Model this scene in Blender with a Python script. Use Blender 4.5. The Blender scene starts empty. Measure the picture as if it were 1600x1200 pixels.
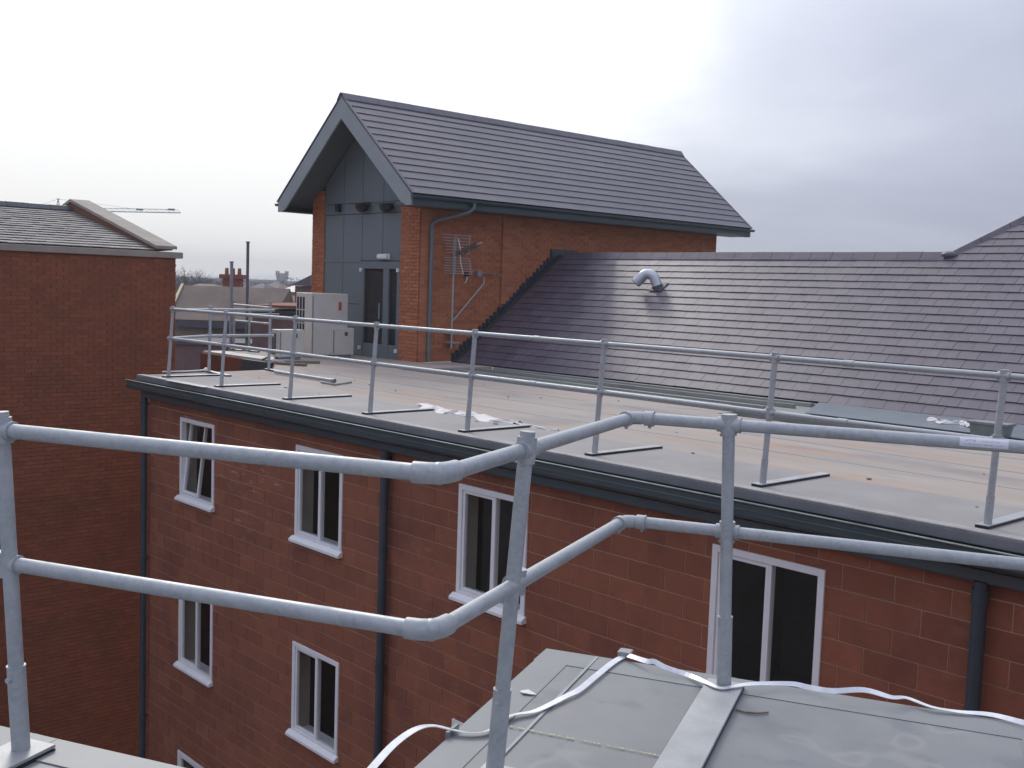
import bpy, math, random
import numpy as np
from mathutils import Vector, Matrix
random.seed(7)
S = bpy.context.scene
COL = S.collection

# ------------------------------------------------------------------ camera
YAW, PIT, ROL, FPX, EYE = 0.8262099, 0.0860013, 0.0337939, 1716.05, 1.6
def _axes():
    d = Vector((-math.sin(YAW)*math.cos(PIT), math.cos(YAW)*math.cos(PIT), -math.sin(PIT)))
    r = Vector((math.cos(YAW), math.sin(YAW), 0)); u = r.cross(d)
    return (r*math.cos(ROL)+u*math.sin(ROL), -r*math.sin(ROL)+u*math.cos(ROL), d)
CR, CU, CD = _axes()
cam_d = bpy.data.cameras.new('camera'); cam = bpy.data.objects.new('camera', cam_d); COL.objects.link(cam)
cam_d.sensor_width = 36; cam_d.lens = 36*FPX/1600; cam_d.clip_start = 0.05; cam_d.clip_end = 9000
M = Matrix((( CR.x, CU.x, -CD.x, 0), (CR.y, CU.y, -CD.y, 0), (CR.z, CU.z, -CD.z, EYE), (0, 0, 0, 1)))
cam.matrix_world = M
S.camera = cam
def ray(px, py): return CR*(px-800) - CU*(py-600) + CD*FPX
def at(px, py, D):            # point at depth D
    return Vector((0, 0, EYE)) + ray(px, py)*(D/FPX)
def atz(px, py, z=0.0): v = ray(px, py); return Vector((0, 0, EYE)) + v*((z-EYE)/v.z)
def aty(px, py, Y): v = ray(px, py); return Vector((0, 0, EYE)) + v*(Y/v.y)
def atx(px, py, X): v = ray(px, py); return Vector((0, 0, EYE)) + v*(X/v.x)

# ------------------------------------------------------------------ world and sun
SUN_EL, SUN_AZ = math.radians(34), math.radians(66)       # azimuth measured from +Y towards -X
w = bpy.data.worlds.new('World'); S.world = w; w.use_nodes = True
N = w.node_tree.nodes; L = w.node_tree.links; N.clear()
def nn(t, **k):
    n = N.new(t)
    for a, b in k.items(): setattr(n, a, b)
    return n
out = nn('ShaderNodeOutputWorld'); bg = nn('ShaderNodeBackground'); L.new(bg.outputs[0], out.inputs[0])
sky = nn('ShaderNodeTexSky', sky_type='NISHITA'); sky.sun_disc = False
sky.sun_elevation = SUN_EL; sky.sun_rotation = -SUN_AZ
sk = nn('ShaderNodeVectorMath', operation='SCALE'); L.new(sky.outputs[0], sk.inputs[0]); sk.inputs['Scale'].default_value = 0.10
tc = nn('ShaderNodeTexCoord')
sep = nn('ShaderNodeSeparateXYZ'); L.new(tc.outputs['Generated'], sep.inputs[0])
def mth(op, a, b=None, c=None):
    n = nn('ShaderNodeMath', operation=op)
    for i, v in enumerate((a, b, c)):
        if v is None: continue
        if isinstance(v, (int, float)): n.inputs[i].default_value = v
        else: L.new(v, n.inputs[i])
    return n.outputs[0]
zc = mth('ADD', mth('MAXIMUM', sep.outputs[2], 0.0), 0.16)
cx = mth('DIVIDE', sep.outputs[0], zc); cy = mth('DIVIDE', sep.outputs[1], zc)
cv = nn('ShaderNodeCombineXYZ'); L.new(cx, cv.inputs[0]); L.new(cy, cv.inputs[1])
n1 = nn('ShaderNodeTexNoise'); L.new(cv.outputs[0], n1.inputs['Vector'])
n1.inputs['Scale'].default_value = 0.42; n1.inputs['Detail'].default_value = 5; n1.inputs['Roughness'].default_value = .5; n1.inputs['Distortion'].default_value = .6
sd = Vector((-math.sin(SUN_AZ)*math.cos(SUN_EL), math.cos(SUN_AZ)*math.cos(SUN_EL), math.sin(SUN_EL)))
dt = nn('ShaderNodeVectorMath', operation='DOT_PRODUCT'); L.new(tc.outputs['Generated'], dt.inputs[0]); dt.inputs[1].default_value = sd
gl = mth('POWER', mth('MAXIMUM', mth('MULTIPLY_ADD', dt.outputs['Value'], .5, .5), 0.0), 7.0)
fac = mth('MULTIPLY_ADD', mth('SUBTRACT', n1.outputs[0], .5), 0.80, gl)
ramp = nn('ShaderNodeValToRGB'); L.new(fac, ramp.inputs[0])
cr = ramp.color_ramp; cr.interpolation = 'B_SPLINE'
cr.elements[0].position = 0.0; cr.elements[0].color = (.34, .37, .49, 1)
cr.elements[1].position = 1.0; cr.elements[1].color = (2.6, 2.55, 2.5, 1)
for p, c in ((.26, (.42, .45, .57, 1)), (.48, (.68, .72, .83, 1)), (.64, (1.25, 1.27, 1.30, 1))):
    e = cr.elements.new(p); e.color = c
# overcast sky: brighter overhead than at the horizon
vs_ = nn('ShaderNodeVectorMath', operation='SCALE'); L.new(ramp.outputs[0], vs_.inputs[0])
L.new(mth('MULTIPLY_ADD', mth('MAXIMUM', sep.outputs[2], 0.0), 1.0, .84), vs_.inputs['Scale'])
mx = nn('ShaderNodeMix', data_type='RGBA'); mx.inputs[0].default_value = .97
L.new(sk.outputs[0], mx.inputs[6]); L.new(vs_.outputs[0], mx.inputs[7])
L.new(mx.outputs[2], bg.inputs[0]); bg.inputs[1].default_value = 1.0
sun_d = bpy.data.lights.new('sun', 'SUN'); sun_d.energy = 1.0; sun_d.angle = math.radians(14); sun_d.color = (1, .95, .88)
sun = bpy.data.objects.new('sun', sun_d); COL.objects.link(sun)
sun.rotation_euler = (-sd).to_track_quat('-Z', 'Y').to_euler()
S.view_settings.view_transform = 'Standard'; S.view_settings.look = 'None'
S.view_settings.exposure = 0.22; S.view_settings.gamma = 1; S.view_settings.use_curve_mapping = False

# ------------------------------------------------------------------ materials
class NT:
    def __init__(s, name):
        s.m = bpy.data.materials.new(name); s.m.use_nodes = True
        s.t = s.m.node_tree; s.t.nodes.clear()
        s.out = s.n('ShaderNodeOutputMaterial'); s.b = s.n('ShaderNodeBsdfPrincipled'); s.l(s.b.outputs[0], s.out.inputs[0])
        s.pos = s.n('ShaderNodeNewGeometry').outputs['Position']
    def n(s, t, **k):
        n = s.t.nodes.new(t)
        for a, b in k.items(): setattr(n, a, b)
        return n
    def l(s, a, b): s.t.links.new(a, b)
    def math(s, op, a, b=None, c=None):
        n = s.n('ShaderNodeMath', operation=op)
        for i, v in enumerate((a, b, c)):
            if v is None: continue
            if isinstance(v, (int, float)): n.inputs[i].default_value = v
            else: s.l(v, n.inputs[i])
        return n.outputs[0]
    def noise(s, scale, detail=4, vec=None, rough=.55, stretch=None):
        n = s.n('ShaderNodeTexNoise'); n.inputs['Scale'].default_value = scale
        n.inputs['Detail'].default_value = detail; n.inputs['Roughness'].default_value = rough
        v = vec or s.pos
        if stretch:
            mp = s.n('ShaderNodeMapping'); s.l(v, mp.inputs[0]); mp.inputs['Scale'].default_value = stretch; v = mp.outputs[0]
        s.l(v, n.inputs['Vector']); return n.outputs[0]
    def ramp(s, f, a, b):
        return s.math('MINIMUM', s.math('MAXIMUM', s.math('DIVIDE', s.math('SUBTRACT', f, a), b-a), 0.0), 1.0)
    def mix(s, f, a, b):
        n = s.n('ShaderNodeMix', data_type='RGBA')
        for i, v in ((0, f), (6, a), (7, b)):
            if isinstance(v, tuple): n.inputs[i].default_value = tuple(v[:3]) + (1,)
            elif isinstance(v, (int, float)): n.inputs[i].default_value = v
            else: s.l(v, n.inputs[i])
        return n.outputs[2]
    def mul(s, col, f):
        n = s.n('ShaderNodeVectorMath', operation='SCALE'); s.l(col, n.inputs[0]); s.l(f, n.inputs['Scale']); return n.outputs[0]
    def bump(s, h, strength=.3, dist=.01):
        n = s.n('ShaderNodeBump'); n.inputs['Strength'].default_value = strength; n.inputs['Distance'].default_value = dist
        s.l(h, n.inputs['Height']); s.l(n.outputs[0], s.b.inputs['Normal'])
    def set(s, col, rough=.7, metal=0, spec=.5):
        if isinstance(col, tuple): s.b.inputs['Base Color'].default_value = tuple(col[:3]) + (1,)
        else: s.l(col, s.b.inputs['Base Color'])
        if isinstance(rough, (int, float)): s.b.inputs['Roughness'].default_value = rough
        else: s.l(rough, s.b.inputs['Roughness'])
        s.b.inputs['Metallic'].default_value = metal; s.b.inputs['Specular IOR Level'].default_value = spec
        return s.m
def mat(name, c, rough=.6, metal=0, amt=.12, scale=3.0, fine=40.0, bump=.1, c2=None, spec=.5, stretch=None):
    t = NT(name)
    lo = tuple(x*(1-amt) for x in c); hi = tuple(min(1, x*(1+amt)) for x in c)
    a = t.ramp(t.noise(scale, 5, stretch=stretch), .3, .7)
    col = t.mix(a, lo, hi)
    if c2: col = t.mix(t.ramp(t.noise(scale*.6, 6, rough=.65, stretch=stretch), .52, .72), col, c2)
    f = t.noise(fine, 3)
    col = t.mul(col, t.math('MULTIPLY_ADD', f, amt*1.2, 1-amt*.6))
    if bump: t.bump(f, bump, .004)
    return t.set(col, rough, metal, spec)
def cell(t, axis, Lx, H, off=0.0, z0=0.0, other='z'):
    s = t.n('ShaderNodeSeparateXYZ'); t.l(t.pos, s.inputs[0])
    u = {'x': s.outputs[0], 'y': s.outputs[1], 'xy': t.math('ADD', s.outputs[0], s.outputs[1])}[axis]
    v = s.outputs[2] if other == 'z' else s.outputs[1]
    r = t.math('FLOOR', t.math('DIVIDE', t.math('SUBTRACT', v, z0), H))
    c = t.math('FLOOR', t.math('ADD', t.math('DIVIDE', t.math('SUBTRACT', u, off), Lx), t.math('MULTIPLY', r, .5)))
    cv = t.n('ShaderNodeCombineXYZ'); t.l(r, cv.inputs[0]); t.l(c, cv.inputs[1])
    wn = t.n('ShaderNodeTexWhiteNoise', noise_dimensions='2D'); t.l(cv.outputs[0], wn.inputs['Vector'])
    return wn.outputs['Value'], wn.outputs['Color']
def masonry(name, c1, c2, axis, Lx, H, off=0, z0=0, amt=.25, efflo=None, rough=.9, blotch=None, fine=60, bump=.4):
    t = NT(name); v, vc = cell(t, axis, Lx, H, off, z0)
    col = t.mix(v, c1, c2)
    if blotch: col = t.mix(t.ramp(t.noise(1.3, 5, rough=.7), .5, .7), col, blotch)
    n = t.noise(fine, 3); n2 = t.noise(7, 4)
    col = t.mul(col, t.math('ADD', t.math('MULTIPLY', n, amt), t.math('MULTIPLY_ADD', n2, amt*1.2, 1-amt*1.1)))
    if efflo:
        m = t.math('MULTIPLY', t.ramp(t.noise(5, 5, rough=.7, stretch=(.6, 1, 2.4)), .56, .70), t.ramp(t.noise(.45, 2), .46, .6))
        sx = t.n('ShaderNodeSeparateXYZ'); t.l(t.pos, sx.inputs[0])
        reg = t.math('MULTIPLY', t.ramp(sx.outputs[0], -9.0, -12.5), t.ramp(sx.outputs[2], -3.2, -1.2))
        col = t.mix(t.math('MULTIPLY', m, t.math('MULTIPLY_ADD', reg, .75, .15)), col, efflo)
    t.bump(n, bump, .006)
    return t.set(col, rough, 0, .25)

BH, BL = .208, .45        # block coursing
M_block = masonry('red_block', (.325, .122, .070), (.250, .095, .058), 'x', BL, BH, 0, -8.6, .30, (.55, .42, .38), blotch=(.205, .078, .056))
M_mortar = mat('block_mortar', (.46, .30, .20), .95, amt=.2, scale=1.2)
M_brick_or = masonry('orange_brick', (.50, .195, .095), (.39, .140, .072), 'xy', .225, .075, 0, 0, .22)
M_brick_or_m = mat('orange_brick_mortar', (.34, .19, .13), .95)
M_brick_br = masonry('brown_brick', (.310, .105, .055), (.235, .082, .046), 'y', .225, .075, 0, 0, .35, blotch=(.200, .082, .044))
M_brick_br_m = mat('brown_brick_mortar', (.22, .10, .06), .95)
def galv_mat():
    t = NT('galvanised_steel')
    vo = t.n('ShaderNodeTexVoronoi'); vo.inputs['Scale'].default_value = 70; t.l(t.pos, vo.inputs['Vector'])
    hs = t.n('ShaderNodeSeparateColor'); t.l(vo.outputs['Color'], hs.inputs[0])
    col = t.mix(hs.outputs[0], (.37, .395, .41), (.44, .462, .48))
    dull = t.ramp(t.noise(6, 6, rough=.7), .48, .62); grime = t.ramp(t.noise(14, 6, rough=.75), .60, .72)
    col = t.mix(t.math('MULTIPLY', dull, .6), col, (.50, .52, .525)); col = t.mix(t.math('MULTIPLY', grime, .5), col, (.27, .28, .28))
    col = t.mix(t.math('MULTIPLY', t.ramp(t.noise(3.1, 4, rough=.8), .64, .70), .35), col, (.30, .22, .16))
    t.bump(t.noise(45, 4), .12, .003)
    return t.set(col, t.math('MULTIPLY_ADD', dull, .16, .46), .38, .5)
M_galv = galv_mat()
M_galvd = mat('galvanised_plate', (.30, .31, .33), .5, .4, amt=.15, scale=9, fine=90)
M_gutter = mat('dark_green_grey_metal', (.062, .090, .102), .35, .0, amt=.1, scale=2)
M_pipe = mat('blue_grey_pipe', (.042, .060, .078), .45, 0, amt=.15, scale=4)
M_clad = mat('blue_grey_cladding', (.150, .178, .192), .42, 0, amt=.06, scale=1, fine=15, bump=.03)
M_cladj = mat('dark_joint', (.02, .026, .034), .7)
M_barge = mat('grey_green_barge', (.29, .325, .335), .55, 0, amt=.06, scale=2)
M_soffit = mat('dark_soffit', (.12, .145, .155), .6, 0, amt=.08)
M_upvc = mat('white_frame', (.87, .89, .90), .35, 0, amt=.04, scale=5, bump=.0)
M_black = mat('black_plastic', (.018, .02, .022), .4)
M_white = mat('white_plastic', (.8, .8, .8), .4, amt=.03)
M_lead = mat('lead_sheet', (.20, .235, .27), .38, .2, amt=.12, scale=2, fine=20)
M_leadd = mat('dark_lead_flashing', (.055, .062, .072), .5, .1, amt=.2, scale=4)
M_tray = mat('weathered_metal_tray', (.30, .31, .29), .45, .2, amt=.2, scale=3, c2=(.20, .20, .19), stretch=(.3, 3, 1))
M_trench = mat('wet_gutter_lining', (.05, .056, .06), .45, 0, amt=.3, scale=3)
M_kerb = mat('kerb_trim', (.19, .20, .215), .5, .1, amt=.15, scale=3)
M_kerbt = mat('kerb_top', (.36, .35, .33), .6, 0, amt=.15, scale=6, c2=(.24, .235, .23))
M_int = mat('room_wall', (.10, .09, .08), .9)
M_warm = mat('warm_brown_interior', (.42, .24, .15), .8, amt=.3, scale=1.5)
M_reveal = mat('plastered_reveal', (.50, .47, .40), .9, amt=.1)
M_ac = mat('cream_casing', (.64, .61, .55), .45, 0, amt=.04, scale=3)
M_red = mat('red_print', (.45, .08, .07), .5)
M_alu = mat('aluminium_tape', (.80, .81, .83), .35, .35, amt=.08, scale=20)
M_polyt = mat('white_polythene', (.66, .63, .62), .65, amt=.06, scale=8)
M_conc = mat('pale_coping', (.34, .30, .255), .85, 0, amt=.14, scale=3, c2=(.30, .28, .25))
M_lip = mat('weathered_gutter_edge', (.30, .34, .31), .5, amt=.35, scale=5, stretch=(1, 1, 1))
M_lipd = mat('gutter_bead', (.12, .17, .15), .5, amt=.3, scale=5)
M_vent = mat('bright_vent_steel', (.60, .62, .66), .32, .6, amt=.08, scale=8)
M_gplate = mat('dull_galvanised_plate', (.40, .41, .415), .5, .25, amt=.16, scale=5, fine=100, c2=(.33, .335, .34))
M_wood = mat('weathered_timber', (.20, .165, .13), .8, amt=.3, scale=6, stretch=(1, 8, 8))
M_chalk = mat('yellow_chalk', (.56, .53, .33), .9, amt=.1)
M_paper = mat('paper_scrap', (.75, .75, .74), .8)
M_ground = mat('city_ground', (.20, .19, .18), .95, amt=.3, scale=.05, fine=.6, c2=(.15, .12, .10))
M_btile = mat('brown_roof_tile', (.155, .115, .095), .85, amt=.2, scale=.7, fine=6, c2=(.19, .12, .095))
M_rtile = mat('red_roof_tile', (.25, .10, .06), .85, amt=.3, scale=.8, fine=6)
M_buff = mat('buff_render', (.27, .22, .185), .9, amt=.1, scale=.6)
M_farbr = mat('far_red_brick', (.23, .08, .055), .9, amt=.2, scale=2)
M_mauve = mat('mauve_brick', (.19, .12, .12), .9, amt=.15, scale=2)
M_stone = mat('tower_stone', (.27, .27, .26), .9, amt=.15, scale=.6)
M_bark = mat('grey_bark', (.075, .07, .068), .95, amt=.2)
M_crane = mat('crane_paint', (.42, .52, .50), .6, amt=.05)
M_crned = mat('crane_dark', (.13, .13, .16), .7)
M_yellow = mat('pale_verge', (.62, .55, .33), .8, amt=.05)
M_wdeck = mat('pale_roof_felt', (.62, .61, .58), .7, amt=.1, scale=2)
M_purple = mat('grey_band', (.10, .09, .11), .8)

def slate_mat(name, c1, c2, Lx, dY, y0, axis='x', rough=.5, other='y'):
    t = NT(name)
    if other == 'y': v, vc = cell(t, 'x', Lx, dY, 0, y0, 'y')
    else: v, vc = cell(t, 'y', Lx, dY, 0, y0, 'z')
    col = t.mix(v, c1, c2)
    n = t.noise(50, 3); n2 = t.noise(1.2, 4)
    if other == 'y': col = t.mix(t.math('MULTIPLY', t.ramp(t.noise(1.6, 5, rough=.7, stretch=(2.2, .5, .5)), .54, .70), .45), col, (.17, .16, .165))
    col = t.mul(col, t.math('ADD', t.math('MULTIPLY', n, .2), t.math('MULTIPLY_ADD', n2, .35, .73)))
    t.bump(n, .15, .003)
    return t.set(col, t.math('MULTIPLY_ADD', n2, .2, rough-.14), 0, .62)
TH = math.radians(38.0); SG = .210; SW = .305; SY0 = 15.12
M_slate = slate_mat('grey_slate', (.086, .071, .096), (.124, .102, .132), SW, SG*math.cos(TH), SY0)
GT = math.atan2(2.15, 2.56)
M_gtile = slate_mat('lavender_grey_tile', (.115, .107, .127), (.127, .117, .138), .33, .25*math.sin(GT), 3.45, other='z')
M_ltile = mat('weathered_slate', (.20, .185, .18), .75, amt=.3, scale=2.5, c2=(.27, .24, .215), fine=30)

def deck_mat():
    t = NT('stained_roof_deck')
    a = t.ramp(t.noise(.9, 6, rough=.62, stretch=(.35, 1.2, 1)), .35, .65)
    col = t.mix(a, (.325, .298, .272), (.430, .375, .325))
    col = t.mix(t.math('MULTIPLY', t.ramp(t.noise(1.6, 6, rough=.7, stretch=(.22, 1.5, 1)), .50, .66), .85), col, (.43, .285, .205))
    col = t.mix(t.math('MULTIPLY', t.ramp(t.noise(1.1, 4, rough=.6, stretch=(.5, 1, 1)), .54, .66), .6), col, (.235, .230, .240))
    n = t.noise(90, 3)
    col = t.mul(col, t.math('MULTIPLY_ADD', n, .25, .875))
    t.bump(n, .15, .003)
    return t.set(col, t.math('MULTIPLY_ADD', a, .2, .68), 0, .3)
M_deck = deck_mat()
M_deckg = mat('grey_edge_membrane', (.30, .285, .278), .75, 0, amt=.12, scale=1.5, fine=80, c2=(.30, .28, .265))
def memb_mat():
    t = NT('grey_membrane')
    a = t.ramp(t.noise(1.6, 5, rough=.6), .35, .65)
    col = t.mix(a, (.190, .202, .206), (.245, .250, .252))
    col = t.mix(t.math('MULTIPLY', t.ramp(t.noise(4.5, 3), .58, .68), .55), col, (.150, .158, .175))
    col = t.mix(t.math('MULTIPLY', t.ramp(t.noise(2.3, 5, rough=.7), .56, .7), .5), col, (.255, .242, .225))
    q = t.noise(1.15, 3, rough=.45)
    ring = t.math('SUBTRACT', 1.0, t.ramp(t.math('ABSOLUTE', t.math('SUBTRACT', q, .535)), .0, .014))
    col = t.mix(t.math('MULTIPLY', ring, .38), col, (.33, .33, .32))
    inner = t.ramp(q, .535, .56); col = t.mix(t.math('MULTIPLY', inner, .35), col, (.17, .18, .19))
    col = t.mix(t.math('MULTIPLY', t.ramp(t.noise(38, 4, rough=.8), .64, .70), .4), col, (.12, .12, .11))
    n = t.noise(160, 3)
    col = t.mul(col, t.math('MULTIPLY_ADD', n, .2, .9))
    t.bump(n, .12, .002)
    return t.set(col, .5, 0, .45)
M_memb = memb_mat()
M_membs = mat('membrane_strip', (.225, .236, .24), .5, 0, amt=.08, scale=3, fine=90)
def glass_mat():
    t = NT('window_glass'); t.t.nodes.remove(t.b)
    tr = t.n('ShaderNodeBsdfTransparent'); tr.inputs[0].default_value = (.95, .96, .955, 1)
    g = t.n('ShaderNodeBsdfGlossy'); g.inputs['Roughness'].default_value = .02
    fr = t.n('ShaderNodeFresnel'); fr.inputs[0].default_value = 1.45
    ms = t.n('ShaderNodeMixShader'); bf = t.n('ShaderNodeNewGeometry').outputs['Backfacing']
    t.l(t.math('MULTIPLY', fr.outputs[0], t.math('SUBTRACT', 1.0, bf)), ms.inputs[0]); t.l(tr.outputs[0], ms.inputs[1]); t.l(g.outputs[0], ms.inputs[2])
    t.l(ms.outputs[0], t.out.inputs[0]); return t.m
M_glass = glass_mat()
def sticker_mat():
    t = NT('printed_label')
    tcn = t.n('ShaderNodeTexCoord'); s = t.n('ShaderNodeSeparateXYZ'); t.l(tcn.outputs['UV'], s.inputs[0])
    u, v = s.outputs[0], s.outputs[1]
    def band(x, a, b): return t.math('MULTIPLY', t.math('GREATER_THAN', x, a), t.math('LESS_THAN', x, b))
    nz = t.n('ShaderNodeTexNoise'); nz.inputs['Scale'].default_value = 45
    mp = t.n('ShaderNodeMapping'); mp.inputs['Scale'].default_value = (1, .1, 1); t.l(tcn.outputs['UV'], mp.inputs[0]); t.l(mp.outputs[0], nz.inputs['Vector'])
    tx = t.math('GREATER_THAN', nz.outputs[0], .5)
    red = t.math('MULTIPLY', t.math('MULTIPLY', band(v, .55, .7), band(u, .42, .85)), tx)
    dk = t.math('MULTIPLY', t.math('ADD', t.math('MULTIPLY', band(v, .55, .75), band(u, .12, .34)), t.math('MULTIPLY', band(v, .2, .3), band(u, .1, .9))), tx)
    col = t.mix(red, (.72, .72, .78), (.62, .30, .38)); col = t.mix(t.math('MINIMUM', dk, 1.0), col, (.38, .38, .45))
    return t.set(col, .4)
M_label = sticker_mat()

# ------------------------------------------------------------------ mesh builder
class MB:
    def __init__(s): s.v = []; s.f = []; s.sm = []
    def add(s, vs, fs, smooth=False):
        o = len(s.v); s.v += [tuple(p) for p in vs]; s.f += [tuple(i+o for i in f) for f in fs]; s.sm += [smooth]*len(fs); return s
    def box(s, x0, x1, y0, y1, z0, z1):
        return s.add([(x0,y0,z0),(x1,y0,z0),(x1,y1,z0),(x0,y1,z0),(x0,y0,z1),(x1,y0,z1),(x1,y1,z1),(x0,y1,z1)],
                     [(0,3,2,1),(4,5,6,7),(0,1,5,4),(1,2,6,5),(2,3,7,6),(3,0,4,7)])
    def obox(s, o, a, b, c):       # corner o and three edge vectors
        o, a, b, c = map(Vector, (o, a, b, c))
        return s.add([o, o+a, o+a+b, o+b, o+c, o+a+c, o+a+b+c, o+b+c], [(0,3,2,1),(4,5,6,7),(0,1,5,4),(1,2,6,5),(2,3,7,6),(3,0,4,7)])
    def bar(s, p, q, wd, th, up=(0, 0, 1)):
        p, q, up = Vector(p), Vector(q), Vector(up); d = (q-p); sd = d.cross(up).normalized(); u = sd.cross(d).normalized()
        return s.obox(p-sd*wd/2-u*th/2, d, sd*wd, u*th)
    def tube(s, pts, r, n=12, cap=True, r2=None):
        pts = [Vector(p) for p in pts]; k = len(pts)
        d = (pts[1]-pts[0]).normalized(); a = d.orthogonal().normalized(); rings = []
        for i, p in enumerate(pts):
            t = (pts[min(i+1, k-1)]-pts[max(i-1, 0)]).normalized()
            a = (a - t*a.dot(t)).normalized(); b = t.cross(a)
            rr = r if r2 is None else r+(r2-r)*i/(k-1)
            rings += [p+(a*math.cos(2*math.pi*j/n)+b*math.sin(2*math.pi*j/n))*rr for j in range(n)]
        fs = [(i*n+j, i*n+(j+1)%n, (i+1)*n+(j+1)%n, (i+1)*n+j) for i in range(k-1) for j in range(n)]
        s.add(rings, fs, True)
        if cap:
            s.add(rings[:n], [tuple(range(n-1, -1, -1))]); s.add(rings[-n:], [tuple(range(n))])
        return s
    def prism(s, poly, ext):
        poly = [Vector(p) for p in poly]; ext = Vector(ext); n = len(poly)
        return s.add(poly+[p+ext for p in poly], [tuple(range(n-1, -1, -1)), tuple(range(n, 2*n))]+[(i, (i+1) % n, n+(i+1) % n, n+i) for i in range(n)])
    def poly(s, pts): return s.add(pts, [tuple(range(len(pts)))])
    def sphere(s, c, r, n=10, m=6, sc=(1, 1, 1), half=False):
        c = Vector(c); vs = []; fs = []
        lo = -math.pi/2; hi = 0 if half else math.pi/2
        for i in range(m+1):
            ph = lo+(hi-lo)*i/m
            for j in range(n):
                th = 2*math.pi*j/n
                vs.append(c+Vector((math.cos(ph)*math.cos(th)*r*sc[0], math.cos(ph)*math.sin(th)*r*sc[1], math.sin(ph)*r*sc[2])))
        for i in range(m):
            for j in range(n): fs.append((i*n+j, i*n+(j+1)%n, (i+1)*n+(j+1)%n, (i+1)*n+j))
        s.add(vs, fs, True)
        if half: s.add(vs[-n:], [tuple(range(n))])
        return s
    def mesh(s, name, m):
        me = bpy.data.meshes.new(name); me.from_pydata(s.v, [], s.f)
        me.polygons.foreach_set('use_smooth', s.sm)
        if m: me.materials.append(m)
        me.update(); return me
    def build(s, name, m, parent=None, bevel=0):
        o = bpy.data.objects.new(name, s.mesh(name, m)); COL.objects.link(o)
        if parent: o.parent = parent
        if bevel:
            b = o.modifiers.new('bevel', 'BEVEL'); b.width = bevel; b.segments = 2; b.limit_method = 'ANGLE'; b.angle_limit = math.radians(50)
        return o
def empty(name, loc, label, cat, group=None):
    o = bpy.data.objects.new(name, None); COL.objects.link(o); o.location = loc; o.empty_display_size = .2
    tag(o, label, cat, group); return o
def tag(o, label=None, cat=None, group=None, kind=None):
    if label: o['label'] = label
    if cat: o['category'] = cat
    if group: o['group'] = group
    if kind: o['kind'] = kind
    return o
def child(o, root):            # world-coordinate mesh under a root placed anywhere
    o.parent = root; bpy_inv = Matrix.Translation(-Vector(root_world(root))); o.matrix_parent_inverse = bpy_inv; return o
def root_world(r):
    p = Vector(r.location) if r.type == 'EMPTY' else Vector((0, 0, 0))
    return p
def P(mb, name, m, root, bevel=0):      # part built in world coordinates
    o = mb.build(name, m, None, bevel)
    o.parent = root
    if root.type == 'EMPTY': o.matrix_parent_inverse = Matrix.Translation(-root.location)
    return o

# rectangles of masonry round openings
def courses(u0, u1, z0, z1, Lx, H, holes, j=.01, uoff=0, zoff=0):
    rects = []
    r = math.floor((z0-zoff)/H)
    while zoff+r*H < z1-1e-6:
        a, b = max(z0, zoff+r*H), min(z1, zoff+(r+1)*H-j)
        if b-a > .012:
            c = math.floor((u0-uoff)/Lx+.5*r)-1
            while uoff+(c-.5*r)*Lx < u1:
                p, q = uoff+(c-.5*r)*Lx, uoff+(c-.5*r+1)*Lx-j
                p, q = max(p, u0), min(q, u1)
                if q-p > .015:
                    segs = [(p, q, a, b)]
                    for (h0, h1, g0, g1) in holes:
                        ns = []
                        for (x0, x1, y0, y1) in segs:
                            if x1 <= h0 or x0 >= h1 or y1 <= g0 or y0 >= g1: ns.append((x0, x1, y0, y1)); continue
                            if x0 < h0: ns.append((x0, h0, y0, y1))
                            if x1 > h1: ns.append((h1, x1, y0, y1))
                            m0, m1 = max(x0, h0), min(x1, h1)
                            if y0 < g0: ns.append((m0, m1, y0, g0))
                            if y1 > g1: ns.append((m0, m1, g1, y1))
                        segs = ns
                    rects += [t for t in segs if t[1]-t[0] > .012 and t[3]-t[2] > .012]
                c += 1
        r += 1
    return rects
F5 = [(0,1,5,4),(1,2,6,5),(4,5,6,7),(3,0,4,7),(0,3,2,1)]
def wall_boxes(mb, rects, plane, pos, d0, d1):
    for (a, b, c, d) in rects:
        e = random.uniform(-.0015, .0015)
        if plane == 'y': mb.box(a, b, pos-d0+e, pos+d1, c, d)
        else: mb.box(pos-d1, pos+d0+e, a, b, c, d)
def backing(mb, u0, u1, z0, z1, holes, plane, pos, th):
    us = sorted({u0, u1, *[h[0] for h in holes], *[h[1] for h in holes]}); zs = sorted({z0, z1, *[h[2] for h in holes], *[h[3] for h in holes]})
    for i in range(len(us)-1):
        for k in range(len(zs)-1):
            mu, mz = (us[i]+us[i+1])/2, (zs[k]+zs[k+1])/2
            if mu < u0 or mu > u1 or mz < z0 or mz > z1: continue
            if any(h[0] < mu < h[1] and h[2] < mz < h[3] for h in holes): continue
            if plane == 'y': mb.box(us[i], us[i+1], pos, pos+th, zs[k], zs[k+1])
            else: mb.box(pos-th, pos, us[i], us[i+1], zs[k], zs[k+1])

# ================================================================== ground
g = MB(); g.poly([(-1180, -1180, -8.7), (1180, -1180, -8.7), (1180, 1180, -8.7), (-1180, 1180, -8.7)])
tag(g.build('ground', M_ground), kind='structure')

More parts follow.
